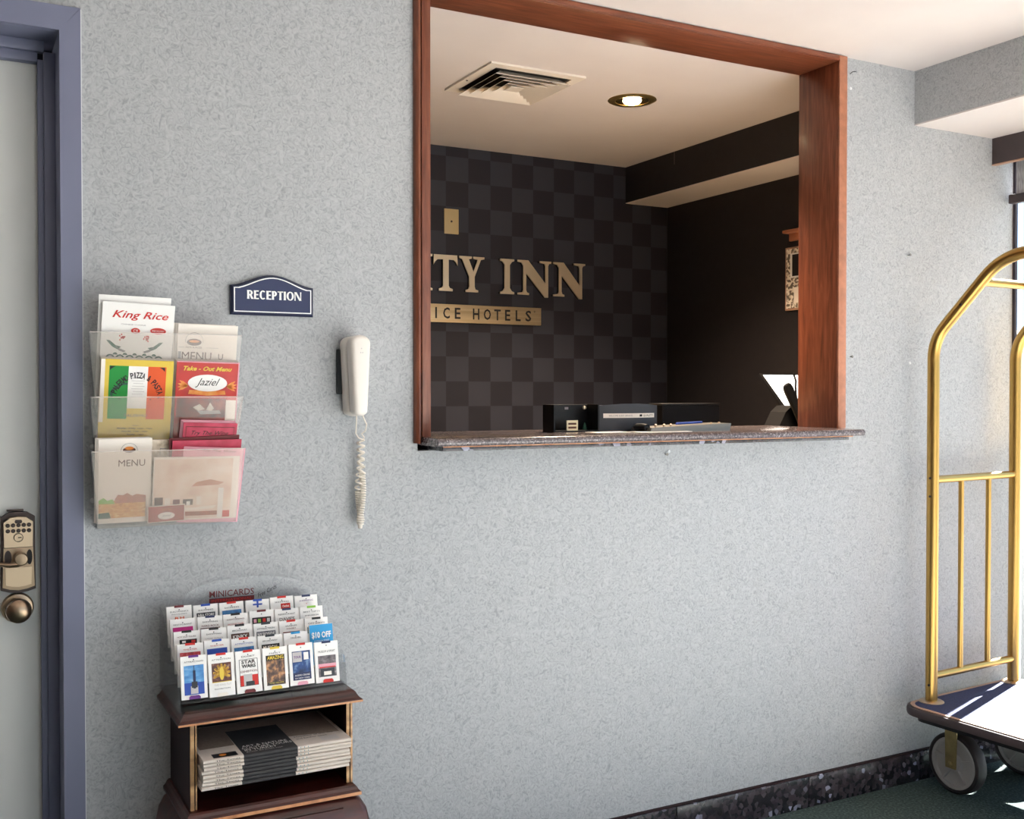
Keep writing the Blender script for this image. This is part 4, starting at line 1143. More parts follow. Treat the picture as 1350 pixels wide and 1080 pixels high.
for i in range(3):
    o = leaf('wine_booklet', ('deep pink booklet with script lettering standing tallest in the bottom tier', 'pink booklet right behind the tall script booklet')[min(i, 1)], 'booklet', 0.533 - 0.0025 * i, 1.045 + 0.003 * i, -0.030 + 0.003 * i, 0.120, 0.215, 16, 2, M_pink if i == 0 else M_palepink, 0.0025, 'pink booklets in the bottom tier')
    if i == 0:
        flat(o, 'border_print', M_maroon, rect(-0.054, 0.054, 0.205, 0.2065)); flat(o, 'border_print', M_maroon, rect(-0.054, -0.0528, 0.15, 0.205)); flat(o, 'border_print', M_maroon, rect(0.0528, 0.054, 0.15, 0.205))
        text(o, 'Try The Wine', M_ink, 0.0, 0.190, 0.082, 0.013, shear=0.4)
for i, (dz, rl, m_, lab) in enumerate(((0.0, 0, M_pink, 'broad pink booklet lying in front of the tall script booklet'), (0.006, -2.0, M_maroon, 'dark-edged booklet fanned behind the broad pink booklet'), (-0.012, 3, M_palepink, 'pale pink booklet slipping down before the broad pink booklet'))):
    o = leaf('wine_booklet', lab, 'booklet', 0.533 + (0.0, 0.001, 0.008)[i], 1.034 + dz, -0.038 + (0, 0.004, -0.004)[i], (0.154, 0.156, 0.138)[i], (0.186, 0.188, 0.180)[i], (15.5, 15.5, 14.5)[i], rl, m_, 0.0025, 'pink booklets in the bottom tier')
    if i == 2:
        text(o, 'Try The Wine', M_maroon, 0.01, 0.171, 0.075, 0.008, shear=0.4)
o = leaf('diner_menu', 'large pale diner photo menu across the front of the bottom tier', 'menu', 0.511, 1.030, -0.0475, 0.190, 0.150, 13.5, 0.5, M_cream, 0.002)
flat(o, 'diner_photo', noise_mat('print_pale_diner_wall', [(0.3, '#dcb7a0'), (0.5, '#efd8c6'), (0.75, '#faefe4')], 22, rough=0.4), rect(-0.093, 0.080, 0.004, 0.145))
flat(o, 'ceiling_photo', mat('print_salmon', '#c98a6c', 0.5), [(-0.01, 0.080), (0.05, 0.082), (0.062, 0.088), (0.03, 0.096), (0.0, 0.090)], y=-0.0007)
for q, (x0, x1, z0, z1, m_) in enumerate(((-0.09, -0.072, 0.032, 0.056, M_brown), (-0.068, -0.056, 0.034, 0.054, M_cream), (-0.05, -0.035, 0.034, 0.050, M_maroon), (-0.028, -0.006, 0.036, 0.050, M_brown), (-0.02, -0.012, 0.036, 0.045, M_white), (0.002, 0.012, 0.036, 0.056, M_cream), (-0.093, 0.05, 0.010, 0.020, mat('print_rust', '#a3512f', 0.5)), (0.05, 0.062, 0.004, 0.075, M_white), (0.062, 0.078, 0.004, 0.02, M_red))):
    flat(o, 'table_photo', m_, rect(x0, x1, z0, z1), y=-0.0006 - 0.0001 * q)
flat(o, 'counter_photo', M_cream, [(-0.04, 0.022), (0.04, 0.026), (0.048, 0.034), (0.0, 0.030), (-0.04, 0.029)], y=-0.002)
o = leaf('small_takeout_card', 'small red take-out card with white oval at the bottom tier front', 'card', 0.448, 1.0285, -0.0508, 0.082, 0.040, 13.5, -1.5, M_cream, 0.001)
flat(o, 'red_print', mat('print_brick_red', '#a83a2c', 0.5, var=0.1, vscale=50), rect(-0.039, 0.039, 0.002, 0.038)); flat(o, 'oval_print', M_white, ellipse(0, 0.015, 0.0185, 0.0085), y=-0.0007); text(o, 'Jaziel', M_grey, 0, 0.015, 0.022, 0.008, shear=0.5, y=-0.001)
text(o, 'Take-Out', M_flame, 0.0, 0.030, 0.024, 0.004, shear=0.3, y=-0.0008)

# ------------------------------------------------------------------ side table
tb = thing('side_table', 'dark mahogany side table with gilt edges against the wall', 'table', (0.638, -0.125, 0))
def T(x0, x1, y0, y1, z0, z1):
    return (x0 - 0.638, x1 - 0.638, y0 + 0.125, y1 + 0.125, z0, z1)
bm = BM()
rings = []
for ins, z in ((0.010, 0.616), (0.0, 0.619), (0.0, 0.624), (0.006, 0.628), (0.010, 0.634), (0.013, 0.640), (0.018, 0.644), (0.021, 0.645)):
    x0, x1, y0, y1 = 0.434 + ins, 0.842 - ins, -0.252 + ins, -0.002
    rings.append([(x0 - 0.638, y0 + 0.125, z), (x1 - 0.638, y0 + 0.125, z), (x1 - 0.638, y1 + 0.125, z), (x0 - 0.638, y1 + 0.125, z)])
loft(bm, rings)
obj('table_top', bm, M_mahog, tb, smooth=0)
b_box('gilt_edge', M_copperedge, tb, *T(0.434, 0.842, -0.2532, -0.2519, 0.6185, 0.6225))
b_box('side_panel', M_mahog_side, tb, *T(0.463, 0.474, -0.222, -0.006, 0.428, 0.617))
b_box('side_panel', M_mahog_side, tb, *T(0.814, 0.826, -0.222, -0.006, 0.428, 0.617))
b_box('back_board', M_mahog_in, tb, *T(0.474, 0.814, -0.014, -0.006, 0.428, 0.617))
b_box('gilt_stile', M_goldedge, tb, *T(0.4635, 0.4715, -0.2265, -0.222, 0.428, 0.617))
b_box('gilt_stile', M_goldedge, tb, *T(0.4745, 0.4775, -0.2245, -0.220, 0.428, 0.617))
b_box('gilt_stile', M_goldedge, tb, *T(0.8125, 0.8195, -0.2245, -0.222, 0.428, 0.617))
b_box('gilt_stile', M_goldedge, tb, *T(0.8215, 0.8260, -0.2265, -0.222, 0.428, 0.617))
b_box('shelf', M_mahog_in, tb, *T(0.474, 0.814, -0.205, -0.014, 0.468, 0.480))
bm = BM()
rings = []
for ins, z in ((0.008, 0.404), (0.0, 0.407), (0.0, 0.413), (0.005, 0.418), (0.008, 0.424), (0.012, 0.428)):
    x0, x1, y0, y1 = 0.447 + ins, 0.838 - ins, -0.252 + ins, -0.002
    rings.append([(x0 - 0.638, y0 + 0.125, z), (x1 - 0.638, y0 + 0.125, z), (x1 - 0.638, y1 + 0.125, z), (x0 - 0.638, y1 + 0.125, z)])
loft(bm, rings)
obj('ledge', bm, M_mahog, tb, smooth=0)
b_box('gilt_edge', M_copperedge, tb, *T(0.447, 0.838, -0.2532, -0.2519, 0.4065, 0.4135))
# bulging lower chest
bm = BM()
prof = [(0.008, 0.404), (-0.002, 0.396), (-0.014, 0.375), (-0.020, 0.345), (-0.019, 0.31), (-0.010, 0.26), (0.002, 0.21), (0.010, 0.16), (0.010, 0.12)]
rings = []
for ins, z in prof:
    c = rrect(0.447 + ins - 0.638, 0.838 - ins - 0.638, -0.246 + ins + 0.125, 0.120, 0.018, 4)
    rings.append([(x, y, z) for x, y in c])
loft(bm, rings)
obj('chest_body', bm, M_mahog, tb)
for z0, z1 in ((0.275, 0.385), (0.145, 0.258)):
    bm = BM()
    n = 8
    rings = []
    def front(z):
        for (a, za), (b, zb) in zip(prof, prof[1:]):
            if zb <= z <= za:
                return -0.246 + b + (a - b) * (z - zb) / (za - zb) + 0.125
        return -0.121
    for k in range(n + 1):
        z = z0 + (z1 - z0) * k / n; y = front(z)
        rings.append([(-0.155, y - 0.006, z), (0.155, y - 0.006, z), (0.155, y + 0.004, z), (-0.155, y + 0.004, z)])
    loft(bm, rings)
    dr = obj('drawer_front', bm, M_mahog, tb)
    zc = (z0 + z1) / 2; y = front(zc) - 0.006
    b_tube('drawer_pull', M_brass, dr, [(-0.03, y, zc + 0.006), (-0.026, y - 0.012, zc), (0, y - 0.016, zc - 0.006), (0.026, y - 0.012, zc), (0.03, y, zc + 0.006)], 0.003, 8)
    b_tube('inlay_line', M_copperedge, dr, [(x, front(z1 - 0.02 - 0.02 * math.cos(x * 12)) - 0.0065, z1 - 0.02 - 0.014 * (1 - math.cos(x * 9))) for x in [(-0.13 + 0.26 * k / 20) for k in range(21)]], 0.0018, 6)
for sx in (-0.168, 0.172):
    for sy in (-0.100, 0.095):
        bm = BM(); lathe(bm, [(0.012, 0.0), (0.016, 0.012), (0.012, 0.04), (0.018, 0.09), (0.022, 0.122)], 12, 'z', (sx, sy, 0)); obj('leg', bm, M_mahog, tb)
bm = BM(); prism(bm, ellipse(-0.06, 0.362, 0.005, 0.009, 10), -0.2105, -0.2085, 'yz'); obj('gilt_ornament', bm, M_goldedge, tb)

# newspapers: a bundle of folded papers sticking out of the shelf
NG = 'folded newspapers on the table shelf'
def newspaper(z, dx, dy, rz, top, label):
    t = 0.0076
    W2, D = 0.163, 0.235
    root = thing('newspaper', label, 'newspaper', (0.6435 + dx, -0.150 + dy, z), (0, 0, rz), NG)
    fy = -D / 2
    def sheet(x0, x1, gr):
        h = t / 2 * 0.96
        p = [(D / 2, t / 2 - h + gr * 0), (D / 2, t / 2 + h)]
        p = [(D / 2 - (gr > 0) * 0.06, t / 2 - h - gr), (D / 2 - (gr > 0) * 0.06, t / 2 + h + gr)]
        for k in range(7):
            a = PI / 2 + PI * k / 6
            p.append((fy + h + (h + gr) * math.cos(a), t / 2 + (h + gr) * math.sin(a)))
        bm = BM(); prism(bm, p, x0, x1, 'yz')
        return bm
    obj('paper_body', sheet(-W2, W2, 0), M_news, root, smooth=40)
    obj('dark_advert', sheet(-0.078, 0.040, 0.0003), M_newsdark, root, smooth=40)
    for k, (s, x, w, m_) in enumerate((('The Times', -0.112, 0.052, M_ink), ('| | |', 0.055, 0.018, M_teal))):
        V = text(root, s, m_, x, t * 0.5, w, t * 0.42, y=fy - 0.0006)
    if top:
        def lay(name, m_, pts, dz=0.0004):
            bm = BM(); prism(bm, pts, t + dz - 0.0002, t + dz, 'xy'); return obj(name, bm, m_, root, smooth=0)
        lay('photo', M_charcoal, [(-0.140, fy + 0.008), (-0.088, fy + 0.008), (-0.088, fy + 0.034), (-0.140, fy + 0.034)])
        lay('photo_detail', M_flame, [(-0.118 + 0.008 * math.cos(a), fy + 0.022 + 0.007 * math.sin(a)) for a in (2 * PI * q / 10 for q in range(10))], 0.0006)
        lay('shaded_page', M_newsgrey, [(0.040, fy + 0.075), (0.155, fy + 0.06), (0.155, D / 2 - 0.005), (-0.155, D / 2 - 0.005), (-0.155, fy + 0.075), (-0.08, fy + 0.075), (-0.078, D / 2 - 0.06), (0.040, D / 2 - 0.06)], 0.0002)  # page of small type, darkened for shade inside the shelf
        for s, x, y, w, h, m_ in (('ART & NATURE', -0.02, fy + 0.052, 0.10, 0.012, M_white), ('CULTURE TOURS', -0.018, fy + 0.038, 0.11, 0.011, M_white), ('IN TURKEY', -0.035, fy + 0.025, 0.07, 0.011, M_white), ('discover the ancient coast', -0.03, fy + 0.013, 0.08, 0.006, M_ltgrey), ('Headline of the day', 0.095, fy + 0.06, 0.09, 0.010, M_ink), ('and further news', 0.085, fy + 0.046, 0.07, 0.008, M_ink)):
            q = text(root, s, m_, 0, 0, w, h, y=0)
            q.rotation_euler = (-PI / 2, 0, 0); q.location = (x, y, t + 0.0012)
        for k in range(6):
            lay('text_line', M_ltgrey, [(0.10, fy + 0.012 + 0.005 * k), (0.14, fy + 0.012 + 0.005 * k), (0.14, fy + 0.0145 + 0.005 * k), (0.10, fy + 0.0145 + 0.005 * k)], 0.0005)
    return root
M_news = mat('newsprint', '#d9cdc3', 0.85, var=0.06, vscale=60)
M_newsgrey = mat('shaded_newsprint_type', '#a08e80', 0.85, var=0.12, vscale=200)
M_newsdark = mat('newsprint_dark_advert', '#3b3a3c', 0.8, var=0.1, vscale=60)
nn = 8
ordn = ('lowest', 'second from the bottom', 'third from the bottom', 'fourth from the bottom', 'fourth from the top', 'third from the top', 'second from the top', 'topmost')
for i in range(nn):
    newspaper(0.4802 + i * 0.0083, random.uniform(-0.003, 0.003), random.uniform(-0.004, 0.003), random.uniform(-0.012, 0.012), i == nn - 1,
              ('folded newspaper with dark advert, topmost of the pile' if i == nn - 1 else 'folded newspaper, %s in the pile on the table' % ordn[i]))

# ------------------------------------------------------------------ acrylic card holder with five rows of cards
HB = 0.645
ch = thing('acrylic_card_holder', 'clear acrylic stepped card holder with maroon header on the side table', 'card holder', (0.625, -0.11, HB))
def hx(x): return x - 0.625
def hy(y): return y + 0.11
bm = BM()
hp = [(hx(0.440), 0.0), (hx(0.808), 0.0), (hx(0.808), 0.180)]
for k in range(0, 21):
    a = PI * k / 20
    hp.append((hx(0.640) + 0.150 * math.cos(a), 0.186 + 0.052 * math.sin(a) ** 0.8))
hp.append((hx(0.440), 0.190))
prism(bm, hp, hy(-0.012), hy(-0.009)); obj('back_panel', bm, M_acrylic, ch, smooth=0)
text(ch, 'MINICARDS', M_maroon, hx(0.604), 0.2025, 0.105, 0.015, y=hy(-0.0126), bold=0.008)
flat(ch, 'header_bar', M_maroon, rect(hx(0.551), hx(0.657), 0.181, 0.1925), hy(-0.0126))
text(ch, 'INTERNATIONAL', M_red, hx(0.604), 0.187, 0.095, 0.006, y=hy(-0.0132))
text(ch, 'Free Cards', M_ink, hx(0.688), 0.200, 0.05, 0.010, y=hy(-0.0126), shear=0.5, ang=math.radians(24))
side = [(hy(-0.010), 0.0), (hy(-0.238), 0.0), (hy(-0.238), 0.022), (hy(-0.226), 0.075), (hy(-0.19), 0.082), (hy(-0.186), 0.096), (hy(-0.152), 0.102), (hy(-0.148), 0.117), (hy(-0.114), 0.122), (hy(-0.110), 0.137), (hy(-0.076), 0.142), (hy(-0.072), 0.158), (hy(-0.04), 0.178), (hy(-0.010), 0.185)]
for x in (0.4385, 0.8065):
    b_prism('side_panel', M_acrylic, ch, side, hx(x), hx(x + 0.0025), 'yz', smooth=0)
b_box('base_plate', M_acrylic_base, ch, hx(0.441), hx(0.8065), hy(-0.240), hy(-0.010), 0.0, 0.003, smooth=0)
b_box('front_lip', M_acrylic_base, ch, hx(0.441), hx(0.8065), hy(-0.240), hy(-0.2375), 0.003, 0.012, smooth=0)
for r in range(5):
    ytop = -0.055 - 0.037 * r; zb = 0.834 - 0.0203 * r - 0.0905 - HB
    b_box('row_shelf', M_acrylic, ch, hx(0.441), hx(0.8065), hy(ytop - 0.022), hy(ytop + 0.010), zb - 0.0035, zb - 0.0006, smooth=0)
    if r == 4:
        for c in range(1, 6):
            b_box('front_divider', M_acrylic, ch, hx(0.4455 + 0.0592 * c), hx(0.4468 + 0.0592 * c), hy(-0.236), hy(-0.226), 0.003, zb - 0.0035, smooth=0)

PIC = {
    'sea': noise_mat('print_sea_photo', [(0.3, '#2b6fb8'), (0.55, '#5fa0d8'), (0.75, '#b9d6ea')], 30, rough=0.4, stretch=(1, 1, 3)),
    'gold': noise_mat('print_gold_photo', [(0.3, '#4a2c08'), (0.5, '#c08a18'), (0.7, '#f3d05a')], 60, rough=0.4, distort=2),
    'city': noise_mat('print_dark_city_photo', [(0.3, '#1d1a1c'), (0.5, '#6d5040'), (0.62, '#c78d5a'), (0.8, '#d8c8c0')], 80, rough=0.4),
    'night': noise_mat('print_blue_night_photo', [(0.3, '#0e1a33'), (0.55, '#274a86'), (0.8, '#9fc0e6')], 50, rough=0.4),
    'car': noise_mat('print_grey_street_photo', [(0.3, '#3a3436'), (0.55, '#7b7274'), (0.8, '#c9c2c4')], 60, rough=0.4, stretch=(1, 1, 2)),
    'brown': noise_mat('print_brown_photo', [(0.3, '#2a1a16'), (0.55, '#6d3a2c'), (0.8, '#d8b8a0')], 90, rough=0.4),
    'bluepic': noise_mat('print_blue_photo', [(0.3, '#1d4f8c'), (0.6, '#3f84bf'), (0.8, '#c79a58')], 70, rough=0.4),
    'redpic': noise_mat('print_red_photo', [(0.3, '#7a1518'), (0.55, '#c4353a'), (0.8, '#f0d4cc')], 90, rough=0.4),
    'greypic': noise_mat('print_grey_photo', [(0.3, '#3b3b44'), (0.55, '#77767e'), (0.8, '#d8d6d8')], 90, rough=0.4),
}
# (tab colour, title, title colour, list of (x0, x1, z0, z1, material) in card fractions, extra texts, description)
dk, rd_, bl, nv = M_ink, M_red, M_blue, M_navyp
CARDS = [
 [(M_maroon, 'ELECTRONICS', dk, [], [('PHOTO EQUIPMENT', dk, .5, .80, .62, .025), ('B.H', M_orange, .5, .70, .36, .07)], 'maroon tab and orange letters'),
  (bl, 'SHOPPING', dk, [(.12, .88, .68, .80, M_charcoal)], [('NBA STORE', M_white, .5, .74, .66, .07)], 'blue tab and charcoal name strip'),
  (rd_, 'SHOPPING', dk, [(.1, .9, .64, .80, PIC['bluepic'])], [], 'red tab and blue photo strip'),
  (bl, '', dk, [(.30, .70, .86, .90, bl), (.46, .54, .80, .98, bl), (.1, .9, .655, .68, PIC['brown'])], [('SIGHTSEEING', dk, .5, .72, .5, .025)], 'blue cross emblem'),
  (rd_, 'SHOPPING', dk, [(.45, .86, .68, .82, M_red)], [('Outlet', M_white, .65, .75, .3, .06)], 'red tab and red logo patch'),
  (nv, 'SHOPPING', M_purple, [], [('v', M_red, .5, .78, .06, .03)], 'dark blue tab and no picture')],
 [(None, 'RESTAURANT', dk, [(.1, .9, .62, .80, M_magenta)], [], 'wide magenta banner'),
  (nv, 'SHOPPING', dk, [(.1, .9, .66, .72, PIC['brown'])], [('HARD ROCK', M_maroon, .5, .77, .7, .045)], 'dark blue tab and brown photo strip'),
  (dk, 'SIGHTSEEING', M_maroon, [(.12, .9, .65, .68, PIC['brown'])], [('BALLOON TOURS', M_red, .5, .745, .66, .035)], 'dark tab and red words'),
  (M_maroon, '', dk, [(.1, .9, .66, .83, M_ink), (.16, .28, .70, .79, M_palepink), (.34, .46, .70, .79, M_lime), (.54, .66, .70, .79, M_red), (.72, .84, .70, .79, M_ltgrey)], [], 'black strip of coloured spots'),
  (nv, 'RESTAURANT', dk, [], [("DAVE'S", M_grey, .5, .74, .66, .09)], 'dark blue tab and large grey letters'),
  (M_lime, 'BEST GIFTS', dk, [], [('EMPORIUM', dk, .5, .77, .6, .03), ('CENTRAL', M_dkgreen, .5, .68, .6, .04)], 'lime green tab')],
 [(dk, 'HOP HOP TOURS', M_maroon, [(.12, .9, .68, .70, M_ink), (.22, .9, .70, .80, M_ink), (.32, .46, .72, .77, M_white), (.68, .84, .72, .77, M_red)], [], 'black taxi drawing'),
  (dk, 'SHOPPING', dk, [], [('LUXURY OUTLETS', M_grey, .5, .76, .7, .025)], 'black tab and thin grey lettering'),
  (dk, 'BROADWAY', dk, [(.14, .88, .64, .79, M_brown)], [('KINKY', M_white, .5, .71, .6, .09)], 'black tab and brown show title'),
  (M_charcoal, 'ATTRACTION', dk, [(.1, .9, .64, .80, PIC['greypic'])], [('NY SKYRIDE', M_white, .5, .72, .7, .09)], 'grey name strip'),
  (M_red, 'MUSEUM', dk, [(.14, .86, .62, .72, M_maroon)], [('EXHIBIT', M_maroon, .5, .80, .4, .03)], 'red tab and maroon block'),
  (dk, 'CITY SIGHTS', dk, [(.1, .86, .62, .78, M_teal)], [('DELUXE', M_white, .55, .70, .5, .06)], 'black tab and teal name strip')],
 [(rd_, 'THEATER', M_red, [(.1, .9, .62, .80, PIC['redpic'])], [], 'red tab and red show photo'),
  (bl, 'THEATER', M_red, [(.1, .9, .62, .80, M_blue)], [], 'solid blue block'),
  (rd_, 'ATTRACTION', bl, [(.1, .9, .62, .78, PIC['bluepic'])], [], 'red tab and pale blue photo'),
  (M_charcoal, 'BROADWAY', dk, [(.14, .88, .62, .78, M_ink)], [('MUSICAL', M_cream, .5, .70, .62, .09)], 'black show title strip'),
  (M_ltblue, 'TRAVEL', dk, [], [], 'light blue tab and blank lower half'),
  'TEN'],
 [(M_purple, 'ATTRACTION', dk, [(.12, .88, .10, .78, PIC['sea']), (.12, .88, .10, .38, M_blue), (.36, .64, .12, .30, M_ltgrey), (.46, .56, .24, .66, M_navyp), (.40, .62, .26, .40, M_charcoal), (.497, .515, .6, .78, M_charcoal)], [], 'sailing ship photo on blue sea'),
  (rd_, 'ATTRACTION', dk, [(.12, .88, .34, .78, PIC['brown']), 'FAN', (.12, .88, .33, .345, M_yellow)], [('THE KING TUT', M_ltgrey, .52, .27, .66, .045), ('EXHIBITION', dk, .5, .18, .6, .03)], 'golden winged figure photo'),
  (rd_, 'EXHIBIT', dk, [(.13, .87, .16, .80, M_charcoal), (.15, .85, .17, .79, M_white), (.15, .85, .17, .42, M_red), (.28, .62, .17, .44, M_ltgrey), (.36, .70, .17, .27, M_charcoal)], [('STAR', dk, .5, .735, .56, .085), ('WARS', dk, .5, .635, .56, .085), ('EXHIBITION', M_maroon, .5, .51, .66, .05)], 'bold black block lettering'),
  (M_yellow, 'FAMILY', dk, [(.12, .88, .10, .82, PIC['city']), (.12, .88, .70, .82, M_ink), (.16, .84, .12, .18, M_charcoal)], [('AMAZING', M_yellow, .5, .76, .66, .09), ('TIMES SQUARE', M_yellow, .5, .15, .6, .04)], 'yellow tab and busy city photo'),
  (rd_, '', dk, [(.12, .88, .12, .82, PIC['night']), (.12, .88, .12, .30, M_navyp), (.14, .52, .56, .80, M_ltgrey), (.6, .8, .60, .78, M_white)], [('TOUR', M_purple, .33, .68, .30, .06), ('AUDIO CRUISE', M_white, .5, .235, .62, .04), ('OF NEW YORK', M_white, .5, .165, .62, .03)], 'blue night mountain photo'),
  (nv, '', dk, [(.12, .88, .14, .66, PIC['car']), (.12, .88, .36, .46, M_palepink), (.2, .8, .15, .34, M_charcoal), (.34, .66, .18, .27, M_cream), (.16, .84, .36, .385, M_red)], [('MUSEUM of SPORT', dk, .5, .76, .72, .05)], 'grey and pink street photo')],
]
rown = ('back row', 'second row', 'middle row', 'fourth row', 'front row')
coln = ('leftmost', 'second from left', 'third from left', 'third from right', 'second from right', 'rightmost')
cw, chh = 0.055, 0.0905
for r in range(5):
    for c in range(6):
        spec = CARDS[r][c]
        ytop = -0.055 - 0.037 * r; ztop = 0.834 - 0.0203 * r + (0.002 if (r * 7 + c * 3) % 4 == 0 else 0.0)
        lean = math.radians(-11)
        yb_, zb_ = ytop - chh * math.sin(-lean), ztop - chh * math.cos(lean)
        x = 0.4475 + 0.0592 * c
        desc = 'light blue discount card reading 10 OFF' if spec == 'TEN' else 'white cards with ' + spec[5]
        lab = '%s, %s %s' % (desc, rown[r], coln[c])
        bm = BM(); box(bm, -cw / 2, cw / 2, 0.0, 0.007, 0.0, chh)
        o = obj('attraction_card', bm, M_white, None, (x + cw / 2, yb_, zb_), (lean, math.radians(random.uniform(-0.8, 0.8)), 0), smooth=0)
        tag(o, lab, 'card', 'cards in the %s of the holder' % rown[r])
        if spec == 'TEN':
            o.location.z += 0.010
            flat(o, 'blue_print', M_ltblue, rect(-cw / 2, cw / 2, 0.0, chh))
            text(o, '$10 OFF', M_white, 0, 0.066, 0.046, 0.016, y=-0.0009, bold=0.03)
            text(o, 'ADMISSION TICKET', M_white, 0, 0.0535, 0.036, 0.003, y=-0.0009)
            continue
        tab, title, tcol, rects, words, _ = spec
        if tab is not None:
            flat(o, 'colour_tab', tab, rect(-0.0105, 0.0105, chh - 0.0035, chh + 0.0015), -0.0006)
        flat(o, 'punch_dot', M_ink, ellipse(0.0, chh - 0.0085, 0.0013, 0.0013, 8))
        if title:
            text(o, title, tcol, 0, chh * 0.865, min(0.040, 0.0042 * len(title)), 0.0032)
        for q, rr in enumerate(rects):
            if rr == 'FAN':
                for k in range(9):
                    a = math.radians(-20 + 27.5 * k)
                    flat(o, 'gold_feather', PIC['gold'], [(0.004 * math.cos(a + 1.57), 0.048 + 0.004 * math.sin(a + 1.57)), (0.004 * math.cos(a - 1.57), 0.048 + 0.004 * math.sin(a - 1.57)), (0.0185 * math.cos(a - 0.12), 0.048 + 0.021 * math.sin(a - 0.12)), (0.0185 * math.cos(a + 0.12), 0.048 + 0.021 * math.sin(a + 0.12))], -0.0009)
                flat(o, 'gold_body', M_yellow, ellipse(0, 0.048, 0.005, 0.014, 12), -0.0012)
                continue
            flat(o, 'print_block', rr[4], rect((rr[0] - 0.5) * cw, (rr[1] - 0.5) * cw, rr[2] * chh, rr[3] * chh), -0.0004 - 0.0002 * q)
        for s, m_, fx, fz, fw, fh in words:
            text(o, s, m_, (fx - 0.5) * cw, fz * chh, fw * cw, fh * chh, y=-0.0018, bold=0.02 if fh > 0.05 else 0)
        if r == 4:
            flat(o, 'foot_badge', (M_purple, M_cream, M_maroon, M_yellow, M_palepink, M_red)[c], [(-0.012, 0.0), (0.012, 0.0), (0.012, 0.004), (0.009, 0.0075), (-0.009, 0.0075), (-0.012, 0.004)], -0.002)

# ------------------------------------------------------------------ luggage cart
cart = thing('luggage_cart', 'brass birdcage luggage cart with navy carpeted deck beside the window', 'luggage cart', (2.87, -0.111, 0), (0, 0, math.radians(4)))
CW, CL = 0.452, 0.90
dx0, dx1, dy0, dy1 = -0.108, CW + 0.080, -CL - 0.06, 0.052
ol = lambda i: rrect(dx0 + i, dx1 - i, dy0 + i, dy1 - i, 0.075 - i, 7)
bm = BM(); loft(bm, [[(x, y, z) for x, y in ol(i)] for i, z in ((0.010, 0.270), (0.002, 0.272), (0.0, 0.278), (0.0, 0.291), (0.003, 0.297), (0.010, 0.299))])
obj('bumper', bm, M_bumper, cart)
bm = BM(); loft(bm, [[(x, y, z) for x, y in ol(i)] for i, z in ((0.012, 0.2995), (0.012, 0.3015), (0.030, 0.3015), (0.030, 0.2995))], caps=False)
obj('deck_rim', bm, M_bumper_top, cart)
b_prism('deck_carpet', M_deck, cart, ol(0.026), 0.2992, 0.3022, 'xy')
b_prism('deck_frame', M_black, cart, ol(0.035), 0.250, 0.270, 'xy')
R_ = 0.0192
for x in (0.0, CW):
    pts = [(x, 0, 0.302), (x, 0, 1.492), (x, -0.245, 1.745), (x, -(CL - 0.245), 1.745), (x, -CL, 1.492), (x, -CL, 0.302)]
    bm = BM(); tube(bm, fillet(pts, [0.15, 0.20, 0.20, 0.15], 9), R_, 18)
    arch = obj('arch_tube', bm, M_brass, cart)
    for y in (0.0, -CL):
        bm = BM(); lathe(bm, [(0.040, 0.302), (0.040, 0.304), (0.033, 0.308), (0.021, 0.3085)], 24, 'z', (x, y, 0)); obj('post_flange', bm, M_bumper_top if False else M_nickel_lt, arch)
for y in (0.0, -CL):
    b_tube('end_rail', M_brass, cart, [(0.0, y, 1.034), (CW, y, 1.034)], 0.0125, 14)
    b_tube('end_rail', M_brass, cart, [(0.0, y, 0.386), (CW, y, 0.386)], 0.0125, 14)
    for k in (1, 2):
        b_tube('baluster', M_brass, cart, [(CW * k / 3, y, 0.386), (CW * k / 3, y, 1.034)], 0.0090, 12)
for y in (-0.172, -(CL - 0.172)):
    b_tube('cross_bar', M_brass, cart, [(0.0, y, 1.668), (CW, y, 1.668)], 0.0135, 14)
b_tube('hanger_bar', M_brass, cart, [(CW / 2, -0.172, 1.668), (CW / 2, -(CL - 0.172), 1.668)], 0.0125, 12)
for z in (0.36, 0.98, 1.04, 1.60):
    bm = BM()
    if z < 1.5:
        lathe(bm, [(0.004, -R_ + 0.002), (0.004, -R_ - 0.002), (0.0005, -R_ - 0.003)], 8, 'x', (0, -0.004, z))
    else:
        lathe(bm, [(0.004, -R_ + 0.002), (0.004, -R_ - 0.002), (0.0005, -R_ - 0.003)], 8, 'x', (0, -0.112, z))
    obj('bolt', bm, M_nickel_dk, cart)
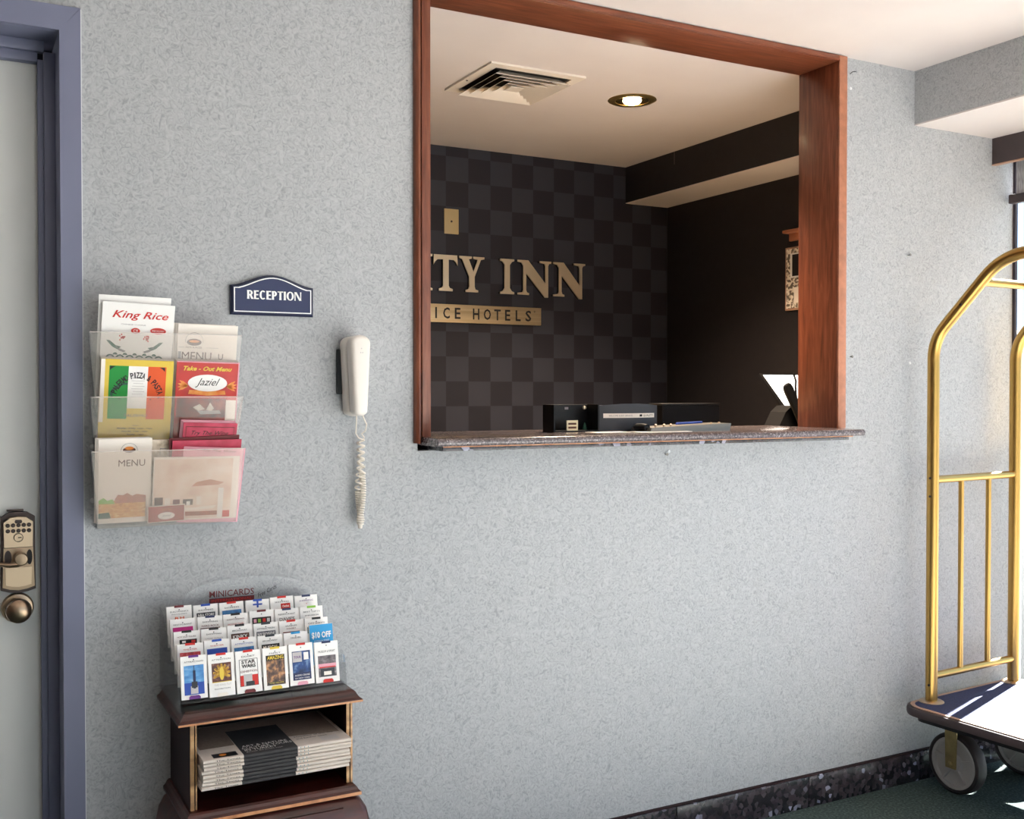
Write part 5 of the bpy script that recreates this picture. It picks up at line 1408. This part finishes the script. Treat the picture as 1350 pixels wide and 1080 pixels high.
def caster(x, y, rz):
    c = bpy.data.objects.new('caster', None); COL.objects.link(c); c.parent = cart; c.location = (x, y, 0); c.rotation_euler = (0, 0, rz)
    r = 0.1
    bm = BM(); lathe(bm, [(0.084, -0.020), (0.092, -0.0235), (r - 0.002, -0.020), (r, -0.012), (r, 0.012), (r - 0.002, 0.020), (0.092, 0.0235), (0.084, 0.020)], 40, 'x', (0, 0, r), caps=False); obj('tyre', bm, M_tyre, c)
    bm = BM()
    for s in (-1, 1):
        lathe(bm, [(0.086, s * 0.020), (0.082, s * 0.022), (0.074, s * 0.021), (0.072, s * 0.012), (0.030, s * 0.010), (0.026, s * 0.021), (0.012, s * 0.023), (0.0005, s * 0.023)], 36, 'x', (0, 0, r), caps=False)
        for k in range(5):
            a = 2 * PI * k / 5 + 0.3
            d = Vector((0, math.cos(a), math.sin(a))); n_ = Vector((0, -math.sin(a), math.cos(a)))
            o_ = Vector((0, 0, r))
            vs = []
            for u, w_ in ((0.024, -0.003), (0.076, -0.003), (0.076, 0.003), (0.024, 0.003)):
                vs.append(o_ + d * u + n_ * w_)
            A = [bm.verts.new((s * 0.0205, p.y, p.z)) for p in vs]; B = [bm.verts.new((s * 0.009, p.y, p.z)) for p in vs]
            bm.faces.new(A); bm.faces.new(B[::-1])
            for i in range(4):
                j = (i + 1) % 4; bm.faces.new((A[i], A[j], B[j], B[i]))
    obj('wheel', bm, M_wheel, c)
    bm = BM()
    for s in (-1, 1):
        prism(bm, [(-0.020, 0.086), (0.020, 0.086), (0.024, 0.236), (-0.024, 0.236)], s * 0.031 - 0.002, s * 0.031 + 0.002, 'yz')
    box(bm, -0.033, 0.033, -0.030, 0.030, 0.232, 0.240); box(bm, -0.045, 0.045, -0.045, 0.045, 0.244, 0.2498)
    lathe(bm, [(0.022, 0.239), (0.022, 0.245)], 16, 'z')
    obj('fork', bm, M_fork, c, smooth=0)
    bm = BM(); lathe(bm, [(0.0095, -0.033), (0.0095, -0.038), (0.006, -0.0395), (0.0005, -0.0395)], 6, 'x', (0, 0, r)); lathe(bm, [(0.006, 0.038), (0.006, -0.034)], 10, 'x', (0, 0, r)); obj('axle_bolt', bm, M_fork, c, smooth=0)
caster(0.075, -0.045, math.radians(-4)); caster(CW - 0.03, -0.062, math.radians(6)); caster(0.060, -CL + 0.05, 0.1); caster(CW - 0.03, -CL + 0.05, -0.15)
